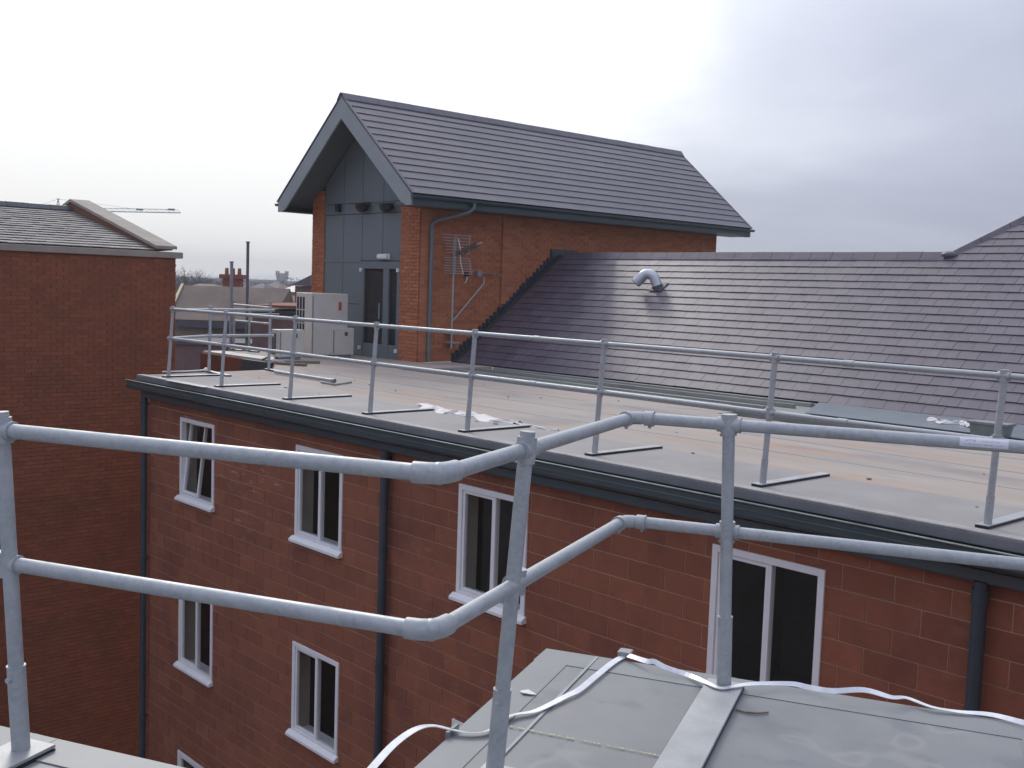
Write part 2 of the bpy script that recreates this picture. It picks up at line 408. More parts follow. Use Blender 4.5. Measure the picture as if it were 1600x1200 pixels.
# ================================================================== main apartment building
WY = 7.8; WX0, WX1 = -17.2, 1.2
main = empty('apartment_building', (-8, 7.8, -8.7), 'red block building with white windows, flat roof and long purple grey slate roof behind', 'building')
WW, WH = 1.12, 1.26
holes = []; wins = []
for k, z1 in enumerate((-.57, -3.27, -5.97)):
    for x0 in (-16.10, -12.68, -9.26, -5.77, -2.30):
        holes.append((x0, x0+WW, z1-WH, z1)); wins.append((x0, z1, k))
wb = MB(); backing(wb, WX0, WX1, -8.7, -.05, holes, 'y', WY+.0015, .25)
wb.box(WX0, WX0+.25, WY+.26, 11.45, -8.7, -.05)
wall = P(wb, 'wall', M_mortar, main)
rects = courses(WX0, WX1, -8.68, -.06, BL, BH, holes, .011, 0, -8.6)
rects_d = []
for q in rects:
    c = Vector(((q[0]+q[1])/2, WY, (q[2]+q[3])/2)); v = c-Vector((0, 0, EYE)); dep = v.dot(CD)
    px = 800+FPX*v.dot(CR)/dep; py = 600-FPX*v.dot(CU)/dep
    vis = -20 < px < 1620 and py < 1210 and q[1]-q[0] > .08 and q[3]-q[2] > .08 and not (px > 860 and py > 1020+.16*(px-860))
    size = (q[1]-q[0])*(q[3]-q[2])/dep**2*abs(v.y)/v.length
    rects_d.append((vis, size, q))
rects_d.sort(key=lambda t: (not t[0], -t[1]))
full = {}
for i, (vis, s_, q) in enumerate(rects_d[:300]):
    wq, hq = round(q[1]-q[0], 3), round(q[3]-q[2], 3)
    key = (wq, hq)
    if key not in full:
        full[key] = MB().box(0, q[1]-q[0], -.0035, .001, 0, q[3]-q[2]).mesh('block', M_block)
    o = bpy.data.objects.new('block', full[key]); COL.objects.link(o); o.parent = wall
    o.location = (q[0], WY+random.uniform(-.001, .001), q[2])
bb = MB()
wall_boxes(bb, [t[2] for t in rects_d[300:]], 'y', WY, .0035, .001)
tag(P(bb, 'block_infill', M_block, wall), kind='stuff')

def window(x0, z1, tilt=False, curtain=0, parent=main, bright=0):
    """white upvc window, outer frame mesh with sash, mullion, panes, sill as sub-parts"""
    z0 = z1-WH; x1 = x0+WW; t = .062; y0, y1 = WY-.022, WY+.06
    m = MB()
    m.box(x0, x0+t, y0, y1, z0, z1); m.box(x1-t, x1, y0, y1, z0, z1)
    m.box(x0+t, x1-t, y0, y1, z1-t, z1); m.box(x0+t, x1-t, y0, y1, z0, z0+t)
    fr = P(m, 'window', M_upvc, parent, .004)
    xm = x0+.60
    if not tilt: P(MB().box(xm-.013, xm+.013, y0+.012, y1-.004, z0+t, z1-t), 'mullion', M_upvc, fr, .004)
    # casement on the left
    s = MB(); a, b, c, d = x0+t+.004, xm-.015, z0+t+.004, z1-t-.004; q = .034 if not tilt else .045; f0, f1 = WY-.006, WY+.042
    def sash(a, b, c, d):
        s = MB(); s.box(a, a+q, f0, f1, c, d); s.box(b-q, b, f0, f1, c, d); s.box(a+q, b-q, f0, f1, d-q, d); s.box(a+q, b-q, f0, f1, c, c+q); return s
    so = sash(a, b, c, d); pane = MB().box(a+q-.003, b-q+.003, WY+.016, WY+.022, c+q-.003, d-q+.003)
    if tilt:
        def rot(mb):
            an = math.radians(6.5)
            for i, (x, y, z) in enumerate(mb.v):
                dz, dy = z-c, y-f1
                mb.v[i] = (x, f1+dy*math.cos(an)+dz*math.sin(an), c+dz*math.cos(an)-dy*math.sin(an))
        rot(so); rot(pane)
    P(so, 'sash', M_upvc, fr, .004); P(pane, 'pane', M_glass, fr)
    P(MB().box(xm+.011, x1-t+.003, WY+.012, WY+.018, z0+t-.003, z1-t+.003), 'pane', M_glass, fr)
    sl = MB(); sl.prism([(x0-.045, WY-.085, z0-.055), (x0-.045, WY-.085, z0-.02), (x0-.045, WY-.03, z0+.02), (x0-.045, WY-.006, z0+.02), (x0-.045, WY-.006, z0-.055)], (WW+.075, 0, 0))
    P(sl, 'sill', M_upvc, fr, .003)
    # head flashing strip of the frame
    ri = MB(); a, b, c, d = x0-.3, x1+.3, z0-.3, z1+.12; yb = WY+1.6; yf = WY+.262
    ri.poly([(a, yb, c), (b, yb, c), (b, yb, d), (a, yb, d)]); ri.poly([(a, yf, c), (a, yb, c), (a, yb, d), (a, yf, d)])
    ri.poly([(b, yf, c), (b, yb, c), (b, yb, d), (b, yf, d)]); ri.poly([(a, yf, d), (b, yf, d), (b, yb, d), (a, yb, d)]); ri.poly([(a, yf, c), (b, yf, c), (b, yb, c), (a, yb, c)])
    P(ri, 'room_interior', M_int, fr)
    lv = MB(); lv.box(x0+.012, x0+.024, WY+.062, WY+.258, z0+.01, z1-.01)
    P(lv, 'reveal_lining', M_reveal, fr)
    P(MB().box(x0+.025, x1-.025, WY+.062, WY+.258, z0+.005, z0+.02), 'window_board', M_upvc, fr)
    return fr
for (x0, z1, k) in wins:
    window(x0, z1, tilt=(k == 0 and x0 < -16), curtain={-16.10: .9, -12.68: 1.0, -9.26: .8, -5.77: 0, -2.30: 0}[x0])

# eaves: kerb, fascia, gutter, soffit
P(MB().box(-17.30, 1.4, 7.60, 7.78, -.085, -.004), 'kerb_trim', M_kerb, main, .006)
P(MB().box(-17.30, 1.4, 7.602, 7.72, -.0035, .012), 'kerb_capping', M_kerbt, main, .003)
P(MB().box(-17.30, 1.4, 7.70, 7.76, -.35, -.088), 'fascia_board', M_gutter, main)
P(MB().box(-17.28, 1.4, 7.66, 7.698, -.35, -.27), 'fascia_board', M_gutter, main)
P(MB().box(-17.28, 1.4, 7.70, 7.79, -.372, -.352), 'soffit', M_gutter, main)
gm = MB(); prof = [(7.66, -.10), (7.655, -.10), (7.65, -.19), (7.615, -.235), (7.555, -.235), (7.515, -.20), (7.505, -.10), (7.490, -.092), (7.490, -.087), (7.515, -.087), (7.520, -.10), (7.528, -.195), (7.56, -.222), (7.61, -.222), (7.64, -.185), (7.645, -.09), (7.66, -.09)]
gm.prism([(-17.48, y, z) for y, z in prof], (18.8, 0, 0)); gm.box(-17.485, -17.475, 7.505, 7.655, -.225, -.10)
P(gm, 'gutter', M_gutter, main)
P(MB().box(-17.48, 1.4, 7.486, 7.5135, -.0865, -.080), 'gutter_lip', M_lip, main)
P(MB().box(-17.48, 1.4, 7.500, 7.5045, -.150, -.143), 'gutter_bead', M_lipd, main)
for x in (-17.25, -10.56, -3.36):
    m = MB(); y = 7.712
    m.tube([(x, y, -.36), (x, y, -8.7)], .052, 14)
    pz = P(m, 'downpipe', M_pipe, main)
    for z in (-.42, -3.0, -5.7):
        c = MB(); c.tube([(x, y, z), (x, y, z-.11)], .061, 14); c.box(x-.02, x+.02, y, WY, z-.07, z-.03)
        P(c, 'bracket', M_pipe, pz)
# flat roof deck
rd = MB(); dz = -.0
pts = [(-17.28, 7.775), (1.4, 7.775), (1.4, 12.22), (-9.1, 12.22), (-9.1, 12.6), (-16.9, 12.6), (-16.9, 15.0), (-18.2, 15.0), (-18.2, 14.3), (-22.5, 14.3), (-22.5, 11.45), (-19.4, 11.45), (-17.6, 10.3)]
rd.prism([(x, y, -.24) for x, y in pts], (0, 0, .24))
deck = P(rd, 'roof_deck', M_deck, main)
P(MB().box(-17.26, 1.4, 7.74, 8.82, .0, .005), 'edge_membrane', M_deckg, deck)
for i, y in enumerate((9.75, 10.72, 11.68)):       # lapped sheets
    P(MB().box(-17.5+.3*i, 1.4, y, y+.045, .0, .0022), 'lap_seam', M_deckg, deck)
P(MB().box(-22.5, -19.5, 11.40, 11.85, -.03, .012), 'pale_edge_strip', M_wdeck, deck)
wf = MB(); wf.box(-22.48, -20.55, 11.42, 11.60, -8.7, -.242)
ww = P(MB().box(-22.48, -20.62, 11.33, 11.45, -3, -.032), 'wing_wall', M_farbr, main)
P(MB().box(-20.618, -19.45, 11.31, 11.45, -3, -.032), 'grey_wall_panel', M_pipe, main)
P(MB().obox((-19.45, 11.40, -3), (1.85, -1.13, 0), (.06, .1, 0), (0, 0, 2.96)), 'wing_wall', M_farbr, main)

# valley gutter between deck and slates
P(MB().box(-16.9, -9.1, 12.602, 13.2, -.20, -.14), 'valley_gutter', M_trench, main)
P(MB().box(-9.098, 1.4, 12.222, 13.2, -.22, -.17), 'valley_gutter', M_trench, main)
vt = P(MB().box(-16.9, 1.4, 13.2, 15.3, -.19, -.06), 'gutter_tray', M_tray, main)
for y0, y1, z, x0, x1 in ((13.2, 13.26, .07, -16.9, -9.6), (13.75, 13.82, .05, -16.8, -9.4), (14.4, 14.46, .055, -16.9, -9.3), (14.85, 14.95, .05, -16.7, -9.3)):
    P(MB().box(x0, x1, y0, y1, -.059, z-.05), 'tray_rib', M_tray, vt, .004)
P(MB().prism([(-9.25, 15.02, .005), (1.4, 15.02, .005), (1.4, 13.62, -.02), (-8.6, 13.62, -.02)], (0, 0, .012)), 'lead_sheet', M_lead, main)
P(MB().box(-8.5, 1.4, 13.20, 13.66, -.059, -.052), 'dark_gap_strip', M_cladj, main)  # near-black strip stands in for the shaded gap under the lead sheet

# slate roof
sroof = MB()
ct, st = math.cos(TH), math.sin(TH)
def sp(x, s, h=0): return Vector((x, SY0+s*ct-h*st, s*st+h*ct))
SR = 3.93       # slope length to the lower ridge
XH = -8.85
sr = MB()
sr.poly([sp(-18.28, 0, -.03), sp(3.0, 0, -.03), sp(3.0, 9.0, -.03), sp(XH+ (9.0-SR)*ct, 9.0, -.03), sp(XH, SR, -.03), sp(-18.28, SR, -.03)])
# rear slope
sr.poly([sp(-18.28, SR, -.03), sp(XH, SR, -.03), (XH, SY0+2*SR*ct, 0), (-18.28, SY0+2*SR*ct, 0)])
sro = P(sr, 'slate_roof', M_leadd, main)
slates = []
nrow = int(9.0/SG)
for r in range(nrow):
    s0 = r*SG
    xl = -18.25 if s0 < SR-.12 else XH+(s0+.1-SR)*ct
    k = math.floor((xl)/SW+.5*(r % 2))-1
    off = random.uniform(-.006, .006)
    while True:
        a = (k-.5*(r % 2))*SW; b = a+SW-.005; k += 1
        if a > 2.9: break
        if b < xl+.03: continue
        top = s0+SG+.03
        if s0 < SR and a < XH: top = min(top, SR-.02)
        slates.append((max(a, xl), b, s0, top, random.uniform(0, .003), random.uniform(-.003, .003)))
def slate_mesh(mb, a, b, s0, s1, e, j, local=None):
    s0 = s0-.012+j
    h0, h1, t = .016+e, .001, .0075
    vs = [sp(a, s0, h0), sp(b, s0, h0), sp(b, s1, h1), sp(a, s1, h1), sp(a, s0, h0+t), sp(b, s0, h0+t), sp(b, s1, h1+t), sp(a, s1, h1+t)]
    if local is not None: vs = [v-local for v in vs]
    mb.add(vs, [(0,3,2,1),(4,5,6,7),(0,1,5,4),(1,2,6,5),(2,3,7,6),(3,0,4,7)])
def depth_info(c):
    v = c-Vector((0, 0, EYE)); dep = v.dot(CD); return 800+FPX*v.dot(CR)/dep, 600-FPX*v.dot(CU)/dep, dep
sl = []
for q in slates:
    px, py, dep = depth_info(sp((q[0]+q[1])/2, (q[2]+q[3])/2))
    sl.append((not (0 < px < 1600 and py < 672), dep/max(.3, (q[1]-q[0])/SW), q))
sl.sort(key=lambda t: (t[0], t[1]))
cache = {}
for inv, d_, q in sl[:300]:
    o0 = sp(q[0], q[2]); key = (round(q[1]-q[0], 3), round(q[3]-q[2], 3))
    if key not in cache:
        mb = MB(); slate_mesh(mb, q[0], q[1], q[2], q[3], .001, 0, o0); cache[key] = mb.mesh('slate', M_slate)
    o = bpy.data.objects.new('slate', cache[key]); COL.objects.link(o); o.parent = sro
    o.location = o0 + Vector((0, -st, ct))*q[4] + Vector((0, ct, st))*q[5]
mb = MB()
for inv, d_, q in sl[300:]: slate_mesh(mb, *q)
tag(P(mb, 'slate_infill', M_slate, sro), kind='stuff')
# ridge tiles
def ridge(root, p, q, n, wd, drop, m, name='ridge_tile', t=.02, rise=.05, side=None):
    p, q = Vector(p), Vector(q); d = (q-p)/n; sd = (side or d.cross(Vector((0, 0, 1)))).normalized()
    me = None
    for i in range(n):
        if me is None:
            mb = MB(); e = d*.985; h = Vector((0, 0, rise)); dr = Vector((0, 0, -drop))
            a = [-sd*wd+dr, -sd*wd*.25+h*.9, h, sd*wd*.25+h*.9, sd*wd+dr]
            b = [x-Vector((0, 0, t)) for x in a[::-1]]
            mb.prism(a+b, e); me = mb.mesh(name, m)
        o = bpy.data.objects.new(name, me); COL.objects.link(o); o.parent = root
        o.location = p+d*i+Vector((0, 0, random.uniform(-.003, .003)))
        if root.type == 'EMPTY': o.matrix_parent_inverse = Matrix.Translation(-root.location)
rp = sp(0, SR)
ridge(sro, (-18.05, rp.y, rp.z+.03), (XH-.05, rp.y, rp.z+.03), 21, .15, .11, M_leadd if False else M_slate, rise=.04)
hp0 = sp(XH, SR); hp1 = sp(XH+(9.0-SR)*ct, 9.0)
ridge(sro, hp0+Vector((0, 0, .02)), hp1+Vector((0, 0, .02)), 12, .12, .07, M_slate, name='hip_tile', rise=.05)
jc = sp(XH, SR)+Vector((0, 0, .03)); P(MB().sphere(jc+Vector((-.02, 0, -.02)), .13, 12, 6, (1.2, 1, .55)), 'ridge_saddle', M_slate, sro)
# hidden left hip slope of the higher roof so that it is solid from the side
P(MB().poly([hp0, hp1, hp1+Vector((0, 5, 0)), hp0+Vector((0, 5, 0))]), 'hip_slope', M_leadd, sro)
# soaker flashing stepped up the gable wall is a part of the slate roof
fl = MB()
s = 0.0
while s < SR-.05:
    a = sp(0, s); hgt = .10+random.uniform(-.02, .02)
    fl.box(-18.345, -18.30, a.y-.02, a.y+.118, a.z-.02, a.z+hgt+.08); s += .135
fl.box(-18.345, -18.29, rp.y-.25, rp.y+.6, rp.z-.05, rp.z+.14)
P(fl, 'stepped_flashing', M_leadd, sro)
P(MB().obox(sp(-18.30, -.02, .02), (.16, 0, 0), sp(0, SR, 0)-sp(0, 0, 0), (0, -st*.006, ct*.006)), 'soaker', M_leadd, sro)

# ================================================================== gabled rooftop house
gab = empty('gabled_rooftop_house', (-20.4, 14.15, 0), 'orange brick gabled house on the flat roof with grey cladding front and tiled roof', 'building')
GX0, GX1, GY0, GY1 = -22.48, -18.36, 14.15, 24.25; ZE = 3.30
pitch = 2.15/2.56; RXC, RZ = -20.24, 5.60
gb = MB()
gb.box(GX1-.25, GX1, GY0+.01, GY1, 0, ZE+.12)                    # right wall backing
gb.box(GX0, GX0+.25, GY0+.01, GY1, 0, ZE+.12)
gb.box(GX0, -21.97, GY0+.01, GY0+.26, 0, ZE+.3); gb.box(-19.0, GX1, GY0+.01, GY0+.26, 0, ZE)
gb.prism([(GX0, GY1-.2, 0), (GX1, GY1-.2, 0), (GX1, GY1-.2, ZE+.1), (RXC, GY1-.2, 5.0), (GX0, GY1-.2, ZE+.1)], (0, .2, 0))
gw = P(gb, 'wall', M_brick_or_m, gab)
mb = MB()
wall_boxes(mb, courses(GY0+.008, GY1, 0, ZE+.1, .225, .075, [], .010), 'x', GX1, .008, .004)
wall_boxes(mb, courses(GX0, -21.97, 0, ZE+.42, .225, .075, [], .010), 'y', GY0, .002, .012)
wall_boxes(mb, courses(-19.0, GX1+.007, 0, ZE, .225, .075, [], .010), 'y', GY0, .002, .012)
tag(P(mb, 'brickwork', M_brick_or, gw), kind='stuff')
# darker recess joint and pilaster on the side wall
for a, b, z0, pr_ in ((14.18, 14.5, 0, .03), (16.45, 17.0, .9, .055)):
    m = P(MB().box(GX1+.009, GX1+pr_-.004, a+.003, b-.003, z0, ZE+.08), 'brick_pier', M_brick_or_m, gab)
    mb = MB(); wall_boxes(mb, courses(a, b, z0, ZE+.08, .225, .075, [], .010), 'x', GX1+pr_, .0, .03); tag(P(mb, 'brickwork', M_brick_or, m), kind='stuff')
# cladding front: separate panels
vx = [-21.97, -21.2, -20.46, -19.68, -19.0]; tz = [0, 1.15, 2.12, 3.16, 3.40]
P(MB().prism([(-21.97, GY0+.06, 0), (-19.0, GY0+.06, 0), (-19.0, GY0+.06, 3.9), (RXC, GY0+.06, 5.15), (-21.97, GY0+.06, 3.9)], (0, .1, 0)), 'cladding_backing', M_cladj, gab)
jn = .014
def roofz(x): return RZ-.28-abs(x-RXC)*pitch
for i in range(4):
    for k in range(5):
        a, b = vx[i]+jn/2, vx[i+1]-jn/2
        z0 = tz[k]+jn/2
        if b > -20.4 and k < 2:
            continue
        if k < 4:
            P(MB().box(a, b, GY0+.02, GY0+.055, z0, tz[k+1]-jn/2), 'cladding_panel', M_clad, gab, .003)
        else:
            pts = [(a, z0), (b, z0), (b, roofz(b))] + ([(RXC, roofz(RXC))] if a < RXC < b else []) + [(a, roofz(a))]
            P(MB().prism([(x, GY0+.02, z) for x, z in pts], (0, .035, 0)), 'cladding_panel', M_clad, gab)
P(MB().box(-21.97, -20.46, GY0+.006, GY0+.019, 2.085, 2.15), 'transom', M_clad, gab)
# door set
ds = MB(); y0, y1 = GY0-.005, GY0+.05
for a, b, c, d in ((-20.46, -20.33, 0, 2.11), (-19.10, -19.0, 0, 2.11), (-20.33, -19.10, 1.95, 2.11), (-20.33, -19.10, 0, .06), (-19.60, -19.40, .06, 1.95)):
    ds.box(a, b, y0, y1, c, d)
door = P(ds, 'door', M_clad, gab, .004)
for a, b in ((-20.33, -19.60), (-19.40, -19.10)):
    P(MB().box(a+.03, b-.03, GY0+.02, GY0+.028, .30, 1.93), 'pane', M_glass, door)
    P(MB().box(a, b, GY0+.005, GY0+.045, .06, .30), 'kick_panel', M_clad, door, .004)
P(MB().tube([(-19.66, GY0-.05, .85), (-19.66, GY0-.05, 1.2)], .012, 8), 'handle', M_galv, door)
for (x, z) in ((-20.42, 1.93), (-19.05, 1.93), (-20.42, .2), (-19.06, .2)):
    P(MB().box(x-.03, x+.03, GY0-.05, GY0-.004, z-.05, z+.03), 'hinge', M_white, door, .004)
ri = MB(); ri.box(-20.5, -18.9, GY0+1.8, GY0+1.85, 0, 2.2); ri.box(-20.55, -20.5, GY0+.17, GY0+1.8, 0, 2.2); ri.box(-18.9, -18.85, GY0+.17, GY0+1.8, 0, 2.2); ri.box(-20.5, -18.9, GY0+.17, GY0+1.8, 2.15, 2.2)
P(ri, 'room_interior', M_warm, gab)
# roof
RY0, RY1 = 13.4, 24.85; HW = 2.56
def gp(side, s, y, h=0):     # s = slope distance down from ridge
    return Vector((RXC+side*(s*math.cos(GT)+h*math.sin(GT)), y, RZ-s*math.sin(GT)+h*math.cos(GT)))
SL = HW/math.cos(GT)
rf = MB()
for side in (-1, 1):
    a = [gp(side, 0, RY0+.06, -.16), gp(side, SL-.02, RY0+.06, -.16), gp(side, SL-.02, RY0+.06, -.005), gp(side, 0, RY0+.06, -.005)]
    rf.prism(a, (0, RY1-RY0-.12, 0))
roof = P(rf, 'roof', M_soffit, gab)
mt = MB()
G = .25; nr = int(SL/G)
for side in (-1, 1):
    for r in range(nr+1):
        s1 = SL+.03-r*G; s0 = max(.02, s1-G-.03)
        if s1 < .1: break
        y = RY0-(.33*.5 if r % 2 else 0)
        while y < RY1:
            a, b = max(y, RY0), min(y+.3292, RY1); y += .33
            if b-a < .03: continue
            e = random.uniform(0, .002)
            vs = [gp(side, s1, a, .018+e), gp(side, s1, b, .018+e), gp(side, s0, b, .0), gp(side, s0, a, .0),
                  gp(side, s1, a, .030+e), gp(side, s1, b, .030+e), gp(side, s0, b, .012), gp(side, s0, a, .012)]
            mt.add(vs, [(0,3,2,1),(4,5,6,7),(0,1,5,4),(1,2,6,5),(2,3,7,6),(3,0,4,7)])
tag(P(mt, 'roof_tiles', M_gtile, roof), kind='stuff')
ridge(roof, (RXC, RY0-.02, RZ+.03), (RXC, RY1+.02, RZ+.03), 25, .15, .10, M_gtile, rise=.045)
for y, nm in ((RY0, 'barge_board'), (RY1-.04, 'barge_board')):
    bg_ = MB()
    for side in (-1, 1):
        xo, zo = gp(side, SL, 0, 0).x, gp(side, SL, 0, 0).z
        a = [(RXC, y, RZ-.02), (xo-side*.01, y, zo-.015), (xo-side*.01, y, zo-.24), (xo-side*.18, y, zo-.24), (xo-side*.34, y, zo-.17), (RXC, y, RZ-.47)]
        bg_.prism(a, (0, .04, 0))
    P(bg_, nm, M_barge, roof)
    vg = MB()
    for side in (-1, 1): vg.obox(gp(side, 0, y-.012, .002), gp(side, SL+.03, 0)-gp(side, 0, 0), (0, .065, 0), gp(side, 0, 0, .028)-gp(side, 0, 0))
    P(vg, 'verge_trim', M_slate, roof)
for side in (-1, 1):
    xo, zo = gp(side, SL, 0, 0).x, gp(side, SL, 0, 0).z
    m = MB()
    wallx = GX1+.04 if side > 0 else GX0-.01
    m.box(min(xo-side*.02, wallx), max(xo-side*.02, wallx), RY0+.045, RY1-.05, zo-.235, zo-.215)
    m.box(xo-side*.02-.012, xo-side*.02+.012, RY0+.045, RY1-.05, zo-.212, zo-.02)
    P(m, 'soffit', M_gutter, roof)
    gt = MB(); gx = xo+side*.055
    pr = []
    for a in range(0, 181, 20): pr.append((gx+.058*math.cos(math.radians(180+a)), zo-.045+.062*math.sin(math.radians(180+a))))
    for a in range(180, -1, -20): pr.append((gx+.050*math.cos(math.radians(180+a)), zo-.045+.052*math.sin(math.radians(180+a))))
    gt.prism([(x, RY0-.02, z) for x, z in pr], (0, RY1-RY0+.05, 0))
    P(gt, 'gutter', M_gutter, roof)
m = MB(); x = GX1+.075
m.tube([(xo+.055, 15.0, 3.36), (xo+.055, 15.0, 3.25), (xo-.02, 14.93, 3.17), (x+.05, 14.50, 2.98), (x, 14.42, 2.90), (x, 14.42, 2.8), (x, 14.42, .02)], .042, 12)
dpz = P(m, 'downpipe', M_clad, gab)
for z in (2.72, 1.5, .3): P(MB().tube([(x, 14.42, z), (x, 14.42, z-.08)], .050, 12), 'bracket', M_clad, dpz)

# things on the gable
for i, px in enumerate((565, 603)):
    p = aty(px, 319, GY0-.10)
    t = empty('wall_uplighter', p, ('dark bowl shaped wall lamp on the grey gable, nearer the small black box',
              'dark bowl shaped wall lamp on the grey gable, right one nearest the brick pier')[i], 'wall lamp', 'bowl lamps on the gable')
    P(MB().sphere(p, .21, 14, 6, (1.0, .62, .85), half=True), 'bowl', M_black, t)
    P(MB().box(p.x-.06, p.x+.06, p.y+.09, GY0+.02, p.z-.12, p.z-.02), 'mounting_arm', M_black, t)
    P(MB().obox((p.x-.23, p.y-.12, p.z+.0), (.46, 0, 0), (0, .2, .02), (0, 0, .012)), 'glass_lid', M_cladj, t)
p = aty(530, 325, GY0+.0)
t = empty('sensor_box', p, 'small black box fixed to the grey gable left of the bowl lamps', 'sensor')
P(MB().box(p.x-.07, p.x+.07, p.y-.08, p.y+.018, p.z-.09, p.z+.09), 'casing', M_black, t, .01)
P(MB().box(p.x-.045, p.x+.045, p.y-.09, p.y-.081, p.z-.05, p.z+.05), 'lens', M_cladj, t, .003)
p = aty(601, 401, GY0)
t = empty('bulkhead_lamp', p, 'white bulkhead lamp above the glazed rooftop doors', 'lamp')
P(MB().box(p.x-.19, p.x+.19, p.y-.03, p.y+.018, p.z-.06, p.z+.06), 'base', M_white, t, .01)
P(MB().box(p.x-.175, p.x+.175, p.y-.10, p.y-.031, p.z-.05, p.z+.05), 'diffuser', M_white, t, .025)

# aerials
t = empty('grid_aerial', (-18.1, 14.88, .4), 'tall television aerial with grid reflector on a mast against the brick side wall', 'aerial')
mx_, my_ = -18.12, 14.90
P(MB().tube([(mx_, my_, .30), (mx_, my_, 2.62)], .020, 10), 'mast', M_galv, t)
br = MB()
for z in (.42, .62): br.box(GX1, mx_+.02, my_-.03, my_+.20, z-.015, z+.015)
P(br, 'wall_bracket', M_galv, t)
rr = MB(); hx = mx_+.06
for k in range(7):
    rr.tube([(hx, my_-.36+.02*k, 2.70-.062*k), (hx, my_+.42-.01*k, 2.70-.062*k)], .008, 5)
for k in range(7):
    rr.tube([(hx, my_-.30, 2.22-.055*k), (hx, my_+.40+.02*k, 2.22-.055*k)], .008, 5)
rr.tube([(hx-.01, my_+.38, 2.72), (hx-.01, my_+.38, 2.33)], .012, 5); rr.tube([(hx-.01, my_+.40, 2.2), (hx-.01, my_+.45, 1.88)], .012, 5)
rr.tube([(hx-.01, my_, 2.72), (hx-.01, my_, 1.88)], .012, 5)
P(rr, 'reflector_grid', M_galv, t)
b0, b1 = Vector((hx, my_+.0, 2.28)), aty(752, 379, 14.75)
P(MB().tube([b0, b1], .018, 6), 'boom', M_galv, t)
el = MB(); d = (b1-b0); sd = d.cross(Vector((0, 0, 1))).normalized(); up = sd.cross(d).normalized()
for k in range(11):
    q = b0+d*(.12+.072*k); h = .085-.002*k
    el.tube([q-sd*h-up*h*.5, q+sd*h+up*h*.5], .010, 5); el.tube([q-sd*h+up*h*.5, q+sd*h-up*h*.5], .010, 5)
P(el, 'director', M_black, t)
cb = MB(); cb.tube([(hx+.05, my_+.02, 2.62), (hx+.09, my_+.05, 2.4), (hx+.08, my_+.07, 2.15), (hx+.06, my_+.16, 1.92), (hx+.03, my_+.2, 1.88)], .010, 6)
P(cb, 'cable', M_white, t)
t = empty('arm_aerial', (-18.2, 15.0, .9), 'small aerial on a slanting pale arm, right of the tall grid aerial', 'aerial')
a0, a1 = atx(707, 502, -18.2), atx(756, 443, -18.2)
P(MB().tube([a0, a1, a1+Vector((0, 0, .14))], .017, 8), 'arm', M_galv, t)
q = a1+Vector((0, -.02, .2))
m = MB(); m.tube([q+Vector((0, -.14, .03)), q+Vector((0, .52, -.0))], .012, 6)
P(m, 'boom', M_galv, t)
m = MB()
for k in range(7): c_ = q+Vector((0, -.02+.07*k, .02-.003*k)); m.tube([c_+Vector((-.12, 0, 0)), c_+Vector((.12, 0, 0))], .007, 5)
m.box(q.x-.05, q.x+.05, q.y-.20, q.y-.08, q.z-.04, q.z+.07)
P(m, 'element', M_galvd, t)
p = atx(729, 428, -18.3)
t = empty('wall_camera', p, 'tiny black rounded fitting with hanging pale lead, between the two aerials', 'fitting')
P(MB().sphere(p, .06, 10, 6), 'housing', M_black, t); P(MB().tube([p+Vector((0, 0, -.04)), p+Vector((.02, .0, -.12)), p+Vector((.0, -.04, -.2))], .012, 6), 'lead', M_white, t)

# vent pipe
t = empty('vent_cowl', sp(-14.95, 2.95), 'silver bent vent pipe rising through the slate roof below its ridge', 'vent')
v0 = sp(-14.52, 2.80)
side = Vector((-.86, -.5, 0)).normalized(); tilt = (Vector((0, 0, 1))+side*.42).normalized()
R_ = .155; q0 = v0+tilt*.20; pts = [v0-tilt*.1, v0+tilt*.1, q0]
perp = (side-tilt*side.dot(tilt)).normalized(); c0 = q0+perp*R_
for a in range(15, 121, 15): pts.append(c0-perp*R_*math.cos(math.radians(a))+tilt*R_*math.sin(math.radians(a)))
P(MB().tube(pts, .105, 20, cap=False), 'bent_pipe', M_vent, t)
cap = pts[-1]; od = (pts[-1]-pts[-2]).normalized()
P(MB().tube([cap-od*.02, cap+od*.17], .116, 20), 'outlet', M_vent, t)
P(MB().tube([cap+od*.171, cap+od*.182], .108, 20), 'mesh_guard', M_cladj, t)
P(MB().tube([v0-tilt*.06, v0+tilt*.05], .13, 20, r2=.108), 'storm_collar', M_leadd, t)
P(MB().obox(sp(-14.66, 2.66, .026), (.32, 0, 0), sp(0, .28, 0)-sp(0, 0, 0), (0, -st*.012, ct*.012)), 'flashing_plate', M_leadd, t)

# ================================================================== scaffold-tube guardrails
def collar(mb, p, d, r=.031, l=.05): d = Vector(d).normalized(); mb.tube([Vector(p)-d*l, Vector(p)+d*l], r, 14)
def far_post(root, x, y, ln, ztop=1.14, plate=(0, 1), pl=.98):
    top = Vector((x+ln[0], y+ln[1], ztop))
    po = P(MB().tube([(x, y, .012), top], .0255, 12), 'post', M_galv, root)
    m = MB(); 
    m.tube([(x, y, .012), Vector((x, y, .012)).lerp(top, .20)], .0295, 12)
    P(m, 'socket', M_galv, po)
    for z in (1.10, .63):
        q = Vector((x, y, 0)).lerp(top, z/ztop); m = MB(); collar(m, q, (0, 0, 1), .033, .045)
        P(m, 'tee_fitting', M_galv, po)
    px_, py_ = plate; a = Vector((x, y, .016))-Vector((px_, py_, 0))*.09; b = Vector((x, y, .016))+Vector((px_, py_, 0))*pl
    P(MB().bar(a+Vector((0, 0, .0115)), b+Vector((0, 0, .0115)), .10, .006), 'base_plate', M_gplate, root, .002)
    P(MB().bar(a-Vector((0, 0, .003)), b-Vector((0, 0, .003)), .10, .022), 'rubber_pad', M_black, root)
    return top
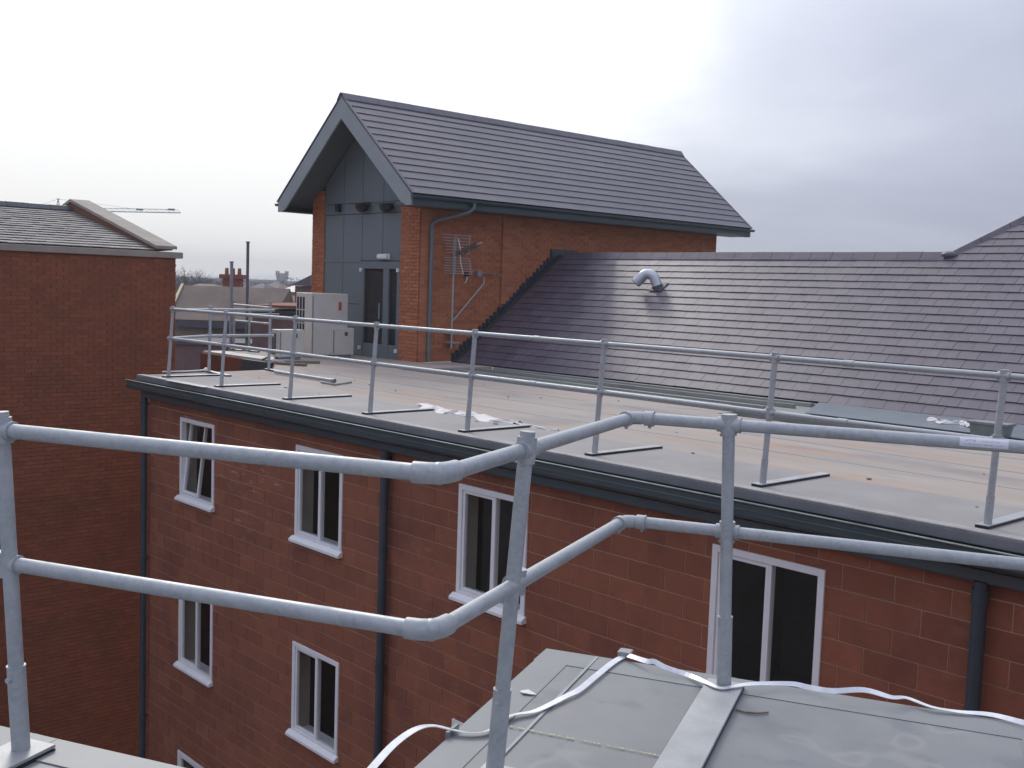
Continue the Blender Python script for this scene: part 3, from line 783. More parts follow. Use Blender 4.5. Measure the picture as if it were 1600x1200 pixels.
fg = empty('guardrail', (-10, 7.85, 0), 'galvanised two rail guardrail along the far flat roof edge with returning left end', 'guardrail')
FX = [-16.69, -14.92, -12.98, -11.10, -9.24, -7.30, -5.34, -3.41, -1.5, .4]
lean = (.02, .06)
def fpt(x, y, z): k = z/1.14; return Vector((x+lean[0]*k, y+lean[1]*k, z))
for x in FX: far_post(fg, x, 7.86, lean)
for nm, z, xx in (('top_rail', 1.10, -16.72), ('mid_rail', .63, -16.78)):
    m = MB(); y = 7.86-(.0 if z > 1 else .0)
    brk = [xx, -11.9, -8.25, -4.65, 1.0]
    m.tube([fpt(xx, y, z), fpt(1.0, y, z)], .0245, 12)
    for b in brk[1:-1]: m.tube([fpt(b-.04, y, z), fpt(b+.05, y, z)], .0285, 12)
    for x in FX:
        m.tube([fpt(x-.045, y, z), fpt(x+.045, y, z)], .033, 12)
    P(m, nm, M_galv, fg)
rp1, rp2 = (-17.38, 8.92), (-17.45, 10.12)
for q in (rp1, rp2): far_post(fg, q[0], q[1], (.0, .02), plate=(1, -.12), pl=.9)
for nm, z in (('end_rail', 1.08), ('end_rail', .63)):
    m = MB(); m.tube([fpt(-16.72, 7.88, z), (-17.36, 8.92, z), (-17.43, 10.2, z)], .0245, 12)
    P(m, nm, M_galv, fg)
# second short guardrail on the wing
t = empty('guardrail', (-22.4, 12.5, 0), 'short galvanised guardrail frame standing on the pale roof strip left of the cream units', 'guardrail')
for q in ((365, 547), (389, 549), (421, 549)):
    a = atz(*q); far_post(t, a.x, a.y, (0, 0), plate=(1, 0), pl=.4)
def seg(D0, a, b): return [atz(a[0], a[1], D0), atz(b[0], b[1], D0)]
P(MB().tube(seg(1.08, (366, 476), (421, 481)), .025, 10), 'top_rail', M_galv, t)
P(MB().tube(seg(.82, (330, 491), (436, 491.5)), .025, 10), 'middle_rail', M_galv, t)
P(MB().tube(seg(.63, (367, 501), (421, 506)), .025, 10), 'mid_rail', M_galv, t)

# ================================================================== near flat roof
ang = math.radians(26.3); AX = Vector((math.cos(ang), math.sin(ang), 0)); BX = Vector((-math.sin(ang), math.cos(ang), 0))
C0 = Vector((-3.404, 3.406, 0)); C1 = Vector((-2.652, 1.902, 0)); 
near = empty('near_flat_roof_building', (0, 0, -8.7), 'near building with grey membrane flat roof stepping round a corner in the foreground', 'building')
poly = [C0, C0+AX*9, C0+AX*9-BX*9, C1-AX*6-BX*6, C1-AX*6, C1]
P(MB().prism([p+Vector((0, 0, -.16)) for p in poly], (0, 0, .16)), 'roof_deck', M_memb, near, .006)
nd = near.children[0]
inset = lambda p, a, b: p+AX*a+BX*b
wl = [inset(C0, .12, -.12), inset(C0, 8.9, -.12), inset(C0, 8.9, -8.9), C1-AX*5.9-BX*5.9, inset(C1, -5.9, -.12), inset(C1, .12, -.12)]
P(MB().prism([p+Vector((0, 0, -8.7)) for p in wl], (0, 0, 8.53)), 'wall', M_block, near)
def strip(name, p, q, wd, z0=.0, z1=.004, m=M_membs, root=nd, bevel=0):
    p, q = Vector(p), Vector(q); d = (q-p); n = Vector((-d.y, d.x, 0)).normalized()*wd
    return P(MB().obox(p+Vector((0, 0, z0)), d, n, (0, 0, z1-z0)), name, m, root, bevel)
strip('edge_lap', C0+AX*.0-BX*.01, C0+AX*9-BX*.01, -.17, 0, .003)
strip('edge_lap', inset(C0, .01, 0), C1+AX*.01, -.0) if False else None
strip('edge_lap', C0+AX*.005-BX*.18, C1+AX*.005+BX*.0, .145, 0, .0028)
strip('edge_lap', C1-AX*5-BX*.01, C1+AX*.14-BX*.01, -.16, 0, .005)
strip('roof_seam', C0+AX*.235-BX*.02, C0+AX*.235-BX*3.2, .012, 0, .006, M_galvd)
strip('roof_seam', C0+AX*1.93-BX*.18, C0+AX*1.83-BX*4, .09, 0, .004)
strip('roof_seam', C1-AX*1.30-BX*.01, C1-AX*1.36-BX*1.2, .10, 0.0, .006)
# outer metal trim just below the edge
strip('edge_trim', C0-AX*.055-BX*.25+Vector((0, 0, -.12)), C1-AX*.055+Vector((0, 0, -.12)), .06, 0, .03, M_membs, near)
strip('edge_trim', C1-AX*5+BX*.03+Vector((0, 0, -.10)), C1-AX*.06+BX*.03+Vector((0, 0, -.10)), -.04, 0, .05, M_membs, near)
# chalk line
a, b = atz(796, 1137), atz(1035, 1184); m = MB(); k = 34
for i in range(k):
    if random.random() < .18: continue
    p = a.lerp(b, i/k); q = a.lerp(b, (i+random.uniform(.6, 1.0))/k); m.bar(p+Vector((0, 0, .0062)), q+Vector((0, 0, .0062)), random.uniform(.003, .009), .001)
tag(P(m, 'chalk_line', M_chalk, nd), kind='stuff')
a, b = atz(1035, 1184), atz(1240, 1215)
# small bracket
bk = atz(712, 1140); m = MB(); m.obox(bk+Vector((0, 0, -.04)), AX*.012, -BX*.09, (0, 0, .065)); m.obox(bk+Vector((0, 0, -.04)), AX*.09, -BX*.09, (0, 0, .012))
t = m.build('edge_bracket', M_membs); tag(t, 'small grey angled bracket at the near roof edge beside the white tape', 'bracket')
m = MB(); c_ = atz(823, 1082, .008)
m.add([c_+Vector((-.03, -.01, 0)), c_+Vector((.0, -.022, .004)), c_+Vector((.03, .0, .002)), c_+Vector((.035, .02, 0)), c_+Vector((-.01, .018, .006))], [(0, 1, 2, 3, 4)]); 
for i in range(5): pass
m.add([(v[0], v[1], v[2]-.004) for v in m.v[:5]], [(4, 3, 2, 1, 0)])
tag(m.build('paper_scrap', M_paper), 'white torn scrap lying on the near roof beside its left edge', 'scrap')
m = MB(); c_ = atz(1170, 1112, .006); m.tube([c_+AX*-.05, c_+AX*-.01-BX*.012, c_+AX*.04+BX*.004, c_+AX*.07+BX*.03], .004, 5)
tag(m.build('twig', M_wood), 'short bent twig on the near roof right of the long base plate', 'twig')

# near guardrail
ng = empty('guardrail', (-2.6, 2.6, 0), 'big foreground galvanised guardrail with two bent rails, on the near roof', 'guardrail')
ZT, ZM = 1.092, .650
top = [atz(-260, 632, ZT), atz(0, 672, ZT), atz(690, 742, ZT), atz(988, 652, ZT), atz(1142, 662, ZT), atz(1600, 699, ZT), atz(1900, 727, ZT)]
mid = [atz(-260, 833, ZM), atz(0, 878, ZM), atz(678, 988, ZM), atz(976, 813, ZM), atz(1135, 832, ZM), atz(1600, 882, ZM), atz(1900, 917, ZM)]
RR = .0242
for L_ in (top, mid):
    L_[0] = L_[1]+(L_[1]-L_[2])*.5; L_[6] = L_[5]+(L_[5]-L_[3])*.6
    dd = (L_[5]-L_[3]).normalized(); L_[4] = L_[3]+dd*((L_[4]-L_[3]).dot(dd))
def rails(pts, nm, el_name):
    e1, e2 = pts[2], pts[3]
    def smooth(a, c, b, r):
        da, db = (a-c).normalized(), (b-c).normalized()
        return [c+da*r, c+da*r*.55+db*r*.04, c+(da+db)*r*.20, c+db*r*.55+da*r*.04, c+db*r]
    u1, u2 = (pts[1]-e1).normalized(), (e2-e1).normalized()
    w1, w2 = (e1-e2).normalized(), (pts[4]-e2).normalized()
    P(MB().tube([pts[0], e1+u1*.05], RR, 24), nm, M_galv, ng)
    P(MB().tube([e1+u2*.05, e2+w1*.03], RR, 24), nm, M_galv, ng)
    P(MB().tube([e2+w2*.03, pts[-1]], RR, 24), nm, M_galv, ng)
    m = MB(); m.tube(smooth(pts[1], e1, e2, .085), .0305, 24)
    m.sphere(smooth(pts[1], e1, e2, .085)[2], .0318, 16, 10)
    P(m, el_name, M_galv, ng)
    m = MB(); sm = smooth(e1, e2, pts[4], .075); m.tube(sm[1:4], .0265, 24)
    for q, d in ((sm[0], w1), (sm[4], w2)):
        m.tube([q-d*.022, q+d*.012], .0302, 24); m.tube([q+d*.012, q+d*.017], .032, 24)
        m.sphere(q+Vector((0, 0, -.034)), .0075, 8, 5)
    P(m, el_name, M_galv, ng)
rails(top, 'top_rail', 'elbow_fitting'); rails(mid, 'mid_rail', 'elbow_fitting')
def near_post(base, tp, mp, rdT, rdM, plate_dir, plate_len, plate_back, fits=True, ext=.045):
    base, tp, mp = Vector(base), Vector(tp), Vector(mp)
    d = (tp-base).normalized(); po = P(MB().tube([base, tp+d*ext], .0245, 24), 'post', M_galv, ng)
    m = MB(); m.tube([base, base+d*.285], .0295, 24); m.tube([base+d*.285, base+d*.291], .0305, 24)
    P(m, 'socket', M_galv, po)
    n = Vector((d.y, -d.x, 0)).normalized() if abs(d.z) < .99 else -BX
    P(MB().tube([base+d*.25-BX*.028, base+d*.25-BX*.042], .009, 8), 'bolt', M_galv, po)
    for q, rd in ((tp, rdT), (mp, rdM)):
        m = MB(); rd = Vector(rd).normalized()
        m.tube([q-d*.042, q+d*.042], .0320, 24); m.tube([q-rd*.045, q+rd*.045], .0305, 24)
        m.tube([q+rd*.045, q+rd*.048], .0318, 24); m.sphere(q-d*.043-rd*.03, .007, 8, 5)
        P(m, 'tee_fitting', M_galv, po)
    w_ = .15; c = base+Vector((0, 0, -.0)); pd = Vector(plate_dir)
    sdv = Vector((pd.y, -pd.x, 0))
    o = c-pd*plate_back-sdv*w_/2; o.z = .0135
    P(MB().obox(o, pd*(plate_len+plate_back), sdv*w_, (0, 0, .012)), 'base_plate', M_gplate, ng, .002)
    P(MB().obox(o+Vector((0, 0, -.012)), pd*(plate_len+plate_back), sdv*w_, (0, 0, .010)), 'rubber_pad', M_black, ng)
b_r = atz(1131, 1072, .02); t_r = atz(1142, 662, ZT); 
near_post(b_r, top[4], mid[4], top[5]-top[4], mid[5]-mid[4], -BX, 1.2, .055, ext=.028)
t_l = atz(3, 672, ZT); b_l = atz(33, 1172, .02)
near_post(b_l, t_l, atz(12, 880, ZM), top[2]-top[1], mid[2]-mid[1], -BX, 1.0, .075, ext=.06)
t_m = atz(822, 703, ZT); b_m = atz(772, 1212, .02)
near_post(b_m, t_m, atz(806, 908, ZM), top[3]-top[2], mid[3]-mid[2], AX, 1.0, .06, ext=.06)
# sticker wrapped on the top rail
q_ = atz(1499, 691, ZT); dd = (top[5]-top[3]).normalized(); a = top[3]+dd*((q_-top[3]).dot(dd)); b = a+dd*.165; d = b-a; dn = d.normalized(); up = Vector((0, 0, 1)); nf = dn.cross(up).normalized()
if nf.dot(-CD) < 0: nf = -nf
vs, fs, uvs = [], [], []
K = 8
for i in range(K+1):
    th = math.radians(-22+i*84/K)
    off = (nf*math.cos(th)+up*math.sin(th))*(RR+.0008)
    vs += [a+off, b+off]
for i in range(K): fs.append((2*i, 2*i+1, 2*i+3, 2*i+2))
me = bpy.data.meshes.new('sticker'); me.from_pydata(vs, [], fs); uv = me.uv_layers.new(name='UVMap')
for li, lp in enumerate(me.loops): vi = lp.vertex_index; uv.data[li].uv = (vi % 2, (vi//2)/K)
me.materials.append(M_label); me.polygons.foreach_set('use_smooth', [True]*K)
o = bpy.data.objects.new('sticker', me); COL.objects.link(o); o.parent = ng; o.matrix_parent_inverse = Matrix.Translation(-ng.location)

# lightning tape on the near roof
tp = [(430, 1330), (500, 1285), (548, 1240), (583, 1200), (615, 1165), (648, 1141), (675, 1134), (706, 1141), (736, 1147), (764, 1143), (790, 1124), (807, 1117), (840, 1110), (884, 1089), (905, 1079), (932, 1057), (958, 1036), (975, 1026)]
tz_ = [.008, .05, .06, .06, .06, .055, .04, .02, .012, .012] + [.012]*8
def ribbon(pix, zs, wd, name, root, on_edge=None):
    pts = [atz(p[0], p[1], z) for p, z in zip(pix, zs)]
    fine = []
    n = len(pts)
    for i in range(n-1):
        p0, p1, p2, p3 = pts[max(i-1, 0)], pts[i], pts[i+1], pts[min(i+2, n-1)]
        for k in range(5):
            s = k/5; fine.append(.5*((2*p1)+(p2-p0)*s+(2*p0-5*p1+4*p2-p3)*s*s+(3*p1-p0-3*p2+p3)*s**3))
    fine.append(pts[-1]); nf_ = len(fine); m = MB(); vs = []
    for i, p in enumerate(fine):
        d = (fine[min(i+1, nf_-1)]-fine[max(i-1, 0)]).normalized(); sd = Vector((-d.y, d.x, 0)).normalized()
        tw = on_edge(i/(nf_-1)) if on_edge else 0
        wv = (sd*math.cos(tw)+Vector((0, 0, 1))*math.sin(tw))*wd/2; nv = d.cross(wv).normalized()*.0015
        p = p+Vector((0, 0, abs(math.sin(tw))*wd/2))
        vs += [p-wv-nv, p+wv-nv, p+wv+nv, p-wv+nv]
    fs = [(4*i+j, 4*i+(j+1) % 4, 4*i+4+(j+1) % 4, 4*i+4+j) for i in range(nf_-1) for j in range(4)]+[(0, 1, 2, 3), (4*nf_-1, 4*nf_-2, 4*nf_-3, 4*nf_-4)]
    m.add(vs, fs); return P(m, name, M_alu, root)
lt = empty('lightning_conductor_tape', atz(975, 1026), 'wavy white metal tape running loose over the near membrane roof, clipped at its corner', 'metal tape')
ribbon(tp, tz_, .025, 'tape', lt, lambda s: .35*math.sin(s*9))
tp2 = [(982, 1026), (1010, 1036), (1022, 1037), (1040, 1046), (1078, 1058), (1105, 1068), (1125, 1075), (1145, 1073), (1175, 1070), (1235, 1071), (1262, 1077), (1300, 1083), (1350, 1081), (1392, 1091), (1417, 1091), (1457, 1105), (1500, 1113), (1550, 1119), (1610, 1135), (1680, 1150)]
tz2 = [.02, .03, .03, .02, .012, .03, .034, .034, .03, .02, .015, .03, .045, .04, .03, .02, .012, .012, .012, .012]
ribbon(tp2, tz2, .022, 'tape', lt, lambda s: .5+.5*math.sin(s*14))
c_ = atz(977, 1028); P(MB().obox(c_+AX*-.03-BX*.03, AX*.06, BX*.06, (0, 0, .035)), 'clip', M_galvd, lt, .006)

# ================================================================== things on the far flat roof
def ac(loc, sx, sy, sz, label, grille, badge=True, top_lip=True):
    t = empty('air_conditioning_unit', loc, label, 'air conditioner', 'cream air conditioning units by the rooftop doors')
    x, y, z = loc
    P(MB().box(x-sx, x, y, y+sy, z+.06, z+sz), 'casing', M_ac, t, .015)
    f = MB(); f.box(x-sx+.04, x-sx+.12, y+.05, y+sy-.05, z, z+.058); f.box(x-.12, x-.04, y+.05, y+sy-.05, z, z+.058); P(f, 'foot', M_galvd, t)
    cols, z0, z1 = grille
    for i in range(cols):
        a = x-sx+.05+i*(sx*.55)/cols; zz = z0
        g = MB(); k = int((z1-z0)/.27)
        for j in range(k): g.box(a, a+(sx*.55)/cols*.62, y-.006, y+.0, z+z0+j*(z1-z0)/k+.012, z+z0+(j+1)*(z1-z0)/k-.012)
        P(g, 'grille_slot', M_cladj, t)
    P(MB().box(x+.001, x+.008, y+sy-.30, y+sy-.12, z+sz*.70, z+sz*.90), 'badge', M_ac, t)
    if badge: P(MB().box(x+.0085, x+.011, y+sy-.25, y+sy-.17, z+sz*.74, z+sz*.87), 'logo', M_red if badge == 1 else M_purple, t)
    P(MB().box(x+.001, x+.006, y+.02, y+.05, z+.1, z+sz-.05), 'panel_edge', M_galvd, t)
    P(MB().tube([(x-sx*.5, y-.01, z+.16), (x-sx*.5, y-.10, z+.14), (x-sx*.45, y-.16, z+.05), (x-sx*.2, y-.34, z+.025), (x+.1, y-.40, z+.025)], .02, 8), 'refrigerant_pipe', M_black, t)
    return t
ac((-20.0, 12.6, 0), .62, .92, 1.38, 'tallest cream cabinet with dark vertical grille slots and red mark, left of the rooftop doors', (3, .45, 1.30))
ac((-19.65, 11.62, 0), .30, .60, .62, 'low cream unit in front of the tall cream cabinet, on its left', (2, .1, .55), badge=2)
ac((-19.95, 13.10, 0), .30, .56, .64, 'low cream unit between the tall cream cabinet and the rooftop doors', (2, .1, .55), badge=2)
# loose tubes and battens
a, b = atz(430, 581, .04), atz(523, 595, .04)
t = empty('loose_pipe', a, 'long loose galvanised tube lying on the far flat roof near the cream units', 'tube')
P(MB().tube([a, b], .028, 12), 'tube', M_galv, t); P(MB().tube([b-(b-a).normalized()*.06, b], .036, 12), 'end_fitting', M_galvd, t)
a, b, c_ = atz(502, 597, .02), atz(522, 601, .02), atz(549, 597, .02)
m = MB(); m.tube([a, b, c_], .016, 8); tag(m.build('bent_rod', M_galvd), 'thin bent dark rod lying right of the loose tube on the far roof', 'rod')
for i, (p, q, lb) in enumerate((((432, 567), (478, 570), 'dark batten under the left low cream unit, nearest the guardrail'), ((445, 565), (500, 566), 'longer dark batten lying just in front of the tall cream cabinet'))):
    a, b = atz(*p, .03), atz(*q, .03)
    tag(MB().bar(a, b, .10, .045).build('timber_batten', M_wood), lb, 'batten', 'battens before the cream units')
m = MB(); a = atz(322, 578, .04)
m.sphere(a, .06, 10, 6, (1, .8, .7)); m.tube([a+Vector((.03, 0, 0)), a+Vector((-.05, -.35, -.02)), a+Vector((-.2, -.7, -.03))], .012, 6)
tag(m.build('cable_end', M_white), 'small bright cable end lying at the foot of the second rail post at the left', 'cable')
# crumpled white sheet
def crumple(pix, z, wd, h, name, label, cat, n=26, seed=1):
    rnd = random.Random(seed); pts = [atz(p[0], p[1], z) for p in pix]
    m = MB(); rows = 6; vs = []
    Ls = len(pts)-1
    for i in range(n+1):
        u = i/n*Ls; k = min(int(u), Ls-1); p = pts[k].lerp(pts[k+1], u-k)
        wloc = wd*(.35+.65*abs(math.sin(i*.55+seed)))*(1 if 2 < i < n-2 else .45)
        for j in range(rows+1):
            v = (j/rows-.5)*2
            vs.append(p+Vector((rnd.uniform(-.02, .02), v*wloc/2+rnd.uniform(-.02, .02), max(.0, (1-v*v))*h*rnd.uniform(.2, 1.0)+.006)))
    fs = [(i*(rows+1)+j, i*(rows+1)+j+1, (i+1)*(rows+1)+j+1, (i+1)*(rows+1)+j) for i in range(n) for j in range(rows)]
    m.add(vs, fs, False)
    return tag(m.build(name, M_polyt), label, cat)
crumple([(654, 633), (680, 640), (704, 646), (722, 646), (750, 651), (772, 659), (808, 662)], 0, .36, .045, 'plastic_sheet', 'crumpled white plastic sheet on the far flat roof between two rail posts', 'plastic sheet', seed=3)
crumple([(805, 662), (830, 668), (873, 675)], 0, .08, .03, 'plastic_strip', 'narrow white strip trailing right from the crumpled plastic sheet', 'plastic strip', n=12, seed=5)
crumple([(1450, 657), (1475, 662), (1500, 663), (1516, 668)], .0, .30, .06, 'plastic_bag', 'crumpled white plastic by the grey lead sheet under the slates at right', 'plastic bag', n=12, seed=8)
a, b = atz(1397, 669, .03), atz(1458, 675, .03); tag(MB().bar(a, b, .07, .03).build('white_batten', M_white), 'short bright white batten beside the valley gutter, behind the foreground rail', 'batten')
a, b = atz(262, 594, .012), atz(322, 605, .012); tag(MB().bar(a, b, .08, .008).build('foil_strip', M_polyt), 'thin white strip lying along the far roof corner below the first rail post', 'strip')
a, b = atz(255, 607, -.08), atz(268, 588, .02)
# rainwater hopper
hp = Vector((-6.15, 13.45, -.04))
t = empty('rainwater_hopper', hp, 'grey square rainwater hopper standing in the gutter beside the rightmost far post', 'hopper')
P(MB().prism([(hp.x+.03, hp.y, hp.z), (hp.x+.42, hp.y, hp.z), (hp.x+.46, hp.y, hp.z+.17), (hp.x, hp.y, hp.z+.17)], (0, .22, 0)), 'body', M_tray, t)
P(MB().box(hp.x-.02, hp.x+.48, hp.y-.02, hp.y+.24, hp.z+.171, hp.z+.20), 'rim', M_galvd, t)
a, b = atz(1190, 641, 0), atz(1215, 668, 0)
for i, (px, py, s_) in enumerate(((512, 606, .05), (262+215, 613, .04), (630, 631, .05), (845, 643, .06), (860, 646, .05), (1530, 700+20, .03), (585, 619, .04))):
    pass
deb = MB(); rnd = random.Random(4)
for i in range(28):
    c = Vector((rnd.uniform(-17, -2), rnd.uniform(8.2, 12.4), .004)); a_ = rnd.uniform(0, 3.14); d = Vector((math.cos(a_), math.sin(a_), 0))*rnd.uniform(.01, .06); e = Vector((-d.y, d.x, 0))*rnd.uniform(.2, .6)
    deb.obox(c-d/2, d, e, (0, 0, rnd.uniform(.004, .012)))
for i in range(60):
    c = Vector((rnd.uniform(-16.5, -3), rnd.uniform(12.65, 13.15), -.138)); a_ = rnd.uniform(0, .5); d = Vector((math.cos(a_), math.sin(a_), 0))*rnd.uniform(.05, .4); e = Vector((-d.y, d.x, 0)).normalized()*rnd.uniform(.02, .08)
    deb.obox(c-d/2, d, e, (0, 0, rnd.uniform(.01, .04)))
tag(deb.build('roof_debris', M_wood), 'small dark crumbs and off-cuts scattered over the far flat roof and gutter', 'debris', kind='stuff')

# ================================================================== tall brown brick building on the left
lb = empty('brown_brick_building', (-21, 6, -8.7), 'tall plain brown brick building with pale coping on the left edge', 'building')
LX, LY = -20.0, 9.56
P(MB().box(LX-9, LX-.012, -2, LY-.01, -8.7, 1.97), 'wall', M_brick_br_m, lb)
mb = MB(); wall_boxes(mb, courses(3.0, LY, -8.69, 1.97, .225, .075, [], .010), 'x', LX-.004, .0, .010)
tag(P(mb, 'brickwork', M_brick_br, lb), kind='stuff')
def wallx(mb): pass
P(MB().box(LX-.5, LX+.05, -2, LY+.12, 1.972, 2.09), 'eaves_band', M_conc, lb, .01)
RDX, RDZ = -24.3, 2.96
rl = MB(); rl.prism([(LX-.10, -2, 2.09), (RDX, -2, RDZ), (RDX-4.2, -2, 2.09)], (0, 2+LY-.36, 0))
lr = P(rl, 'roof', M_ltile, lb)
tm = MB(); sdir = (Vector((RDX, 0, RDZ))-Vector((LX-.10, 0, 2.09))); SLl = sdir.length; sdir /= SLl; nrm = Vector((-sdir.z, 0, sdir.x)); nrm = nrm if nrm.z > 0 else -nrm
for r in range(int(SLl/.26)+1):
    y = 2.0-(.15 if r % 2 else 0)
    while y < LY-.40:
        a, b = max(2.0, y), min(y+.29, LY-.38); y += .3
        if b-a < .03: continue
        o0 = Vector((LX-.10, 0, 2.09))+sdir*(r*.26); s1 = min(.27, SLl-r*.26)
        if s1 < .05: continue
        h = .02+random.uniform(0, .008)
        tm.add([o0+nrm*h+Vector((0, a, 0)), o0+nrm*h+Vector((0, b, 0)), o0+sdir*s1+nrm*.004+Vector((0, b, 0)), o0+sdir*s1+nrm*.004+Vector((0, a, 0)),
                o0+nrm*(h+.014)+Vector((0, a, 0)), o0+nrm*(h+.014)+Vector((0, b, 0)), o0+sdir*s1+nrm*.018+Vector((0, b, 0)), o0+sdir*s1+nrm*.018+Vector((0, a, 0))],
               [(0,3,2,1),(4,5,6,7),(0,1,5,4),(1,2,6,5),(2,3,7,6),(3,0,4,7)])
tag(P(tm, 'roof_tiles', M_ltile, lr), kind='stuff')
ridge(lr, (RDX, 2.0, RDZ+.06), (RDX, LY-.4, RDZ+.06), 16, .14, .04, M_leadd, rise=.06)
cp = MB(); cp.prism([(LX-.02, LY-.36, 2.122), (LX-.02, LY-.36, 2.14), (RDX, LY-.36, RDZ+.20), (RDX-4.2, LY-.36, 2.14), (RDX-4.2, LY-.36, 1.9)], (0, .30, 0))
P(cp, 'gable_parapet', M_brick_br_m, lb)
cp = MB(); cp.prism([(LX-.0, LY-.40, 2.142), (LX-.0, LY-.40, 2.20), (RDX, LY-.40, RDZ+.27), (RDX-4.2, LY-.40, 2.20), (RDX-4.2, LY-.40, 2.142), (RDX, LY-.40, RDZ+.205)], (0, .42, 0))
P(cp, 'gable_coping', M_conc, lb)

# ================================================================== distant town
def U(px, py, D): return at(px, py, D)
RT = Vector((math.cos(YAW), math.sin(YAW), 0)); FW = Vector((-math.sin(YAW), math.cos(YAW), 0))
def hz(px, D): p = at(px, 452, D); return Vector((p.x, p.y, 0))
def zat(px, py, D): return at(px, py, D).z
def houseblock(name, label, px0, px1, D, depth, yeave, yridge, mw, mr, hip=0, gable_axis='x', cat='house', windows=0, pale=False):
    a, b = hz(px0, D), hz(px1, D); W = (b-a); wl_ = W.length; W = W.normalized(); F = FW*depth
    xc = (px0+px1)/2; ze = zat(xc, yeave, D); zr = zat(xc, yridge, D+depth/2 if gable_axis == 'x' else D)
    t = empty(name, (a.x, a.y, -8.7), label, cat)
    P(MB().obox(a+Vector((0, 0, -8.7)), W*wl_, F, (0, 0, ze+8.7-.02)), 'wall', mw, t)
    A, B, Cc, Dd = [p+Vector((0, 0, ze)) for p in (a-W*.2-FW*.3, b+W*.2-FW*.3, b+W*.2+F+FW*.3, a-W*.2+F+FW*.3)]
    zz = Vector((0, 0, zr-ze))
    if gable_axis == 'x':
        R0, R1 = (A+Dd)/2+zz+W*hip, (B+Cc)/2+zz-W*hip
        m = MB(); m.add([A, B, Cc, Dd, R0, R1], [(0, 1, 5, 4), (2, 3, 4, 5), (1, 2, 5), (3, 0, 4), (3, 2, 1, 0)])
    else:
        R0, R1 = (A+B)/2+zz, (Cc+Dd)/2+zz
        m = MB(); m.add([A, B, Cc, Dd, R0, R1], [(0, 1, 4), (1, 2, 5, 4), (2, 3, 5), (3, 0, 4, 5), (3, 2, 1, 0)])
    r = P(m, 'roof', mr, t)
    return t, a, b, W, ze, zr, r, (A, B, Cc, Dd, R0, R1)
# big brown tiled house
t, a, b, W, ze, zr, r, K = houseblock('brown_roofed_house', 'house with big plain brown tiled roof beyond the flat roof, pale verge at its left', 273, 418, 42, 4.6, 501, 447.5, M_buff, M_btile, hip=-.2)
P(MB().bar(K[0]+Vector((0, 0, .05)), K[4]+Vector((0, 0, .05)), .10, .05), 'verge_board', M_yellow, r)
f0 = a-FW*.32; P(MB().obox(f0+Vector((0, 0, ze-.28)), b-a, FW*.1, (0, 0, .26)), 'fascia', M_purple, t)
for i in range(4):
    wx = a.lerp(b, .12+.22*i)-FW*.03; P(MB().obox(wx+Vector((0, 0, ze-2.0)), W*.9, FW*.06, (0, 0, 1.2)), 'window', M_cladj, t)
e0 = hz(266, 38); e1 = hz(428, 38); zl = zat(350, 541, 38)
P(MB().obox(e0+Vector((0, 0, -8.7)), e1-e0, FW*3.6, (0, 0, zl+8.7)), 'extension', M_mauve, t)
P(MB().obox(e0-FW*.06+Vector((0, 0, zl+.002)), e1-e0, FW*3.6, (0, 0, .12)), 'extension_roof', M_purple, t)
e0 = hz(395, 34); e1 = hz(470, 34); zc_ = zat(430, 477, 34)
t = empty('flat_roofed_extension', (e0.x, e0.y, -8.7), 'low mauve grey flat roofed block with dark capping behind the cream cabinet', 'building')
P(MB().obox(e0+Vector((0, 0, -8.7)), e1-e0, FW*5, (0, 0, zc_+8.5)), 'wall', M_mauve, t)
P(MB().obox(e0-FW*.08+Vector((0, 0, zc_-.07)), e1-e0, FW*5.1, (0, 0, .07)), 'capping', M_farbr, t)
P(MB().obox(e0-FW*.14+Vector((0, 0, zat(430, 487, 34)-.06)), e1-e0, FW*.05, (0, 0, .10)), 'grey_rail', M_pipe, t)
# small orange roofed house and others further away
houseblock('red_roofed_house', 'small house with patchy orange red roof right of the chimney stack', 398, 440, 75, 8, 474, 449, M_farbr, M_rtile, hip=1.4)
houseblock('slate_gabled_house', 'grey slate gabled house just left of the orange brick pier', 461, 520, 60, 9, 447, 428, M_mauve, M_slate, gable_axis='y')
rows = [(282, 330, 130, 452, 443, 'far terrace roof left of the brown tiled roof ridge', M_mauve, M_btile), (330, 372, 150, 452, 444, 'far roof behind the left side of the chimney stack', M_farbr, M_rtile),
        (378, 408, 110, 455, 442, 'far dark roof with flat top behind the tall flue pole', M_mauve, M_purple), (436, 470, 140, 456, 446, 'far grey roof below the church tower', M_mauve, M_slate),
        (408, 434, 170, 450, 441, 'far pale roof between chimney stack and church tower', M_buff, M_btile)]
for x0, x1, D, ye, yr, lbl, m1, m2 in rows:
    houseblock('distant_house', lbl, x0, x1, D, 10, ye, yr, m1, m2, hip=1.0)
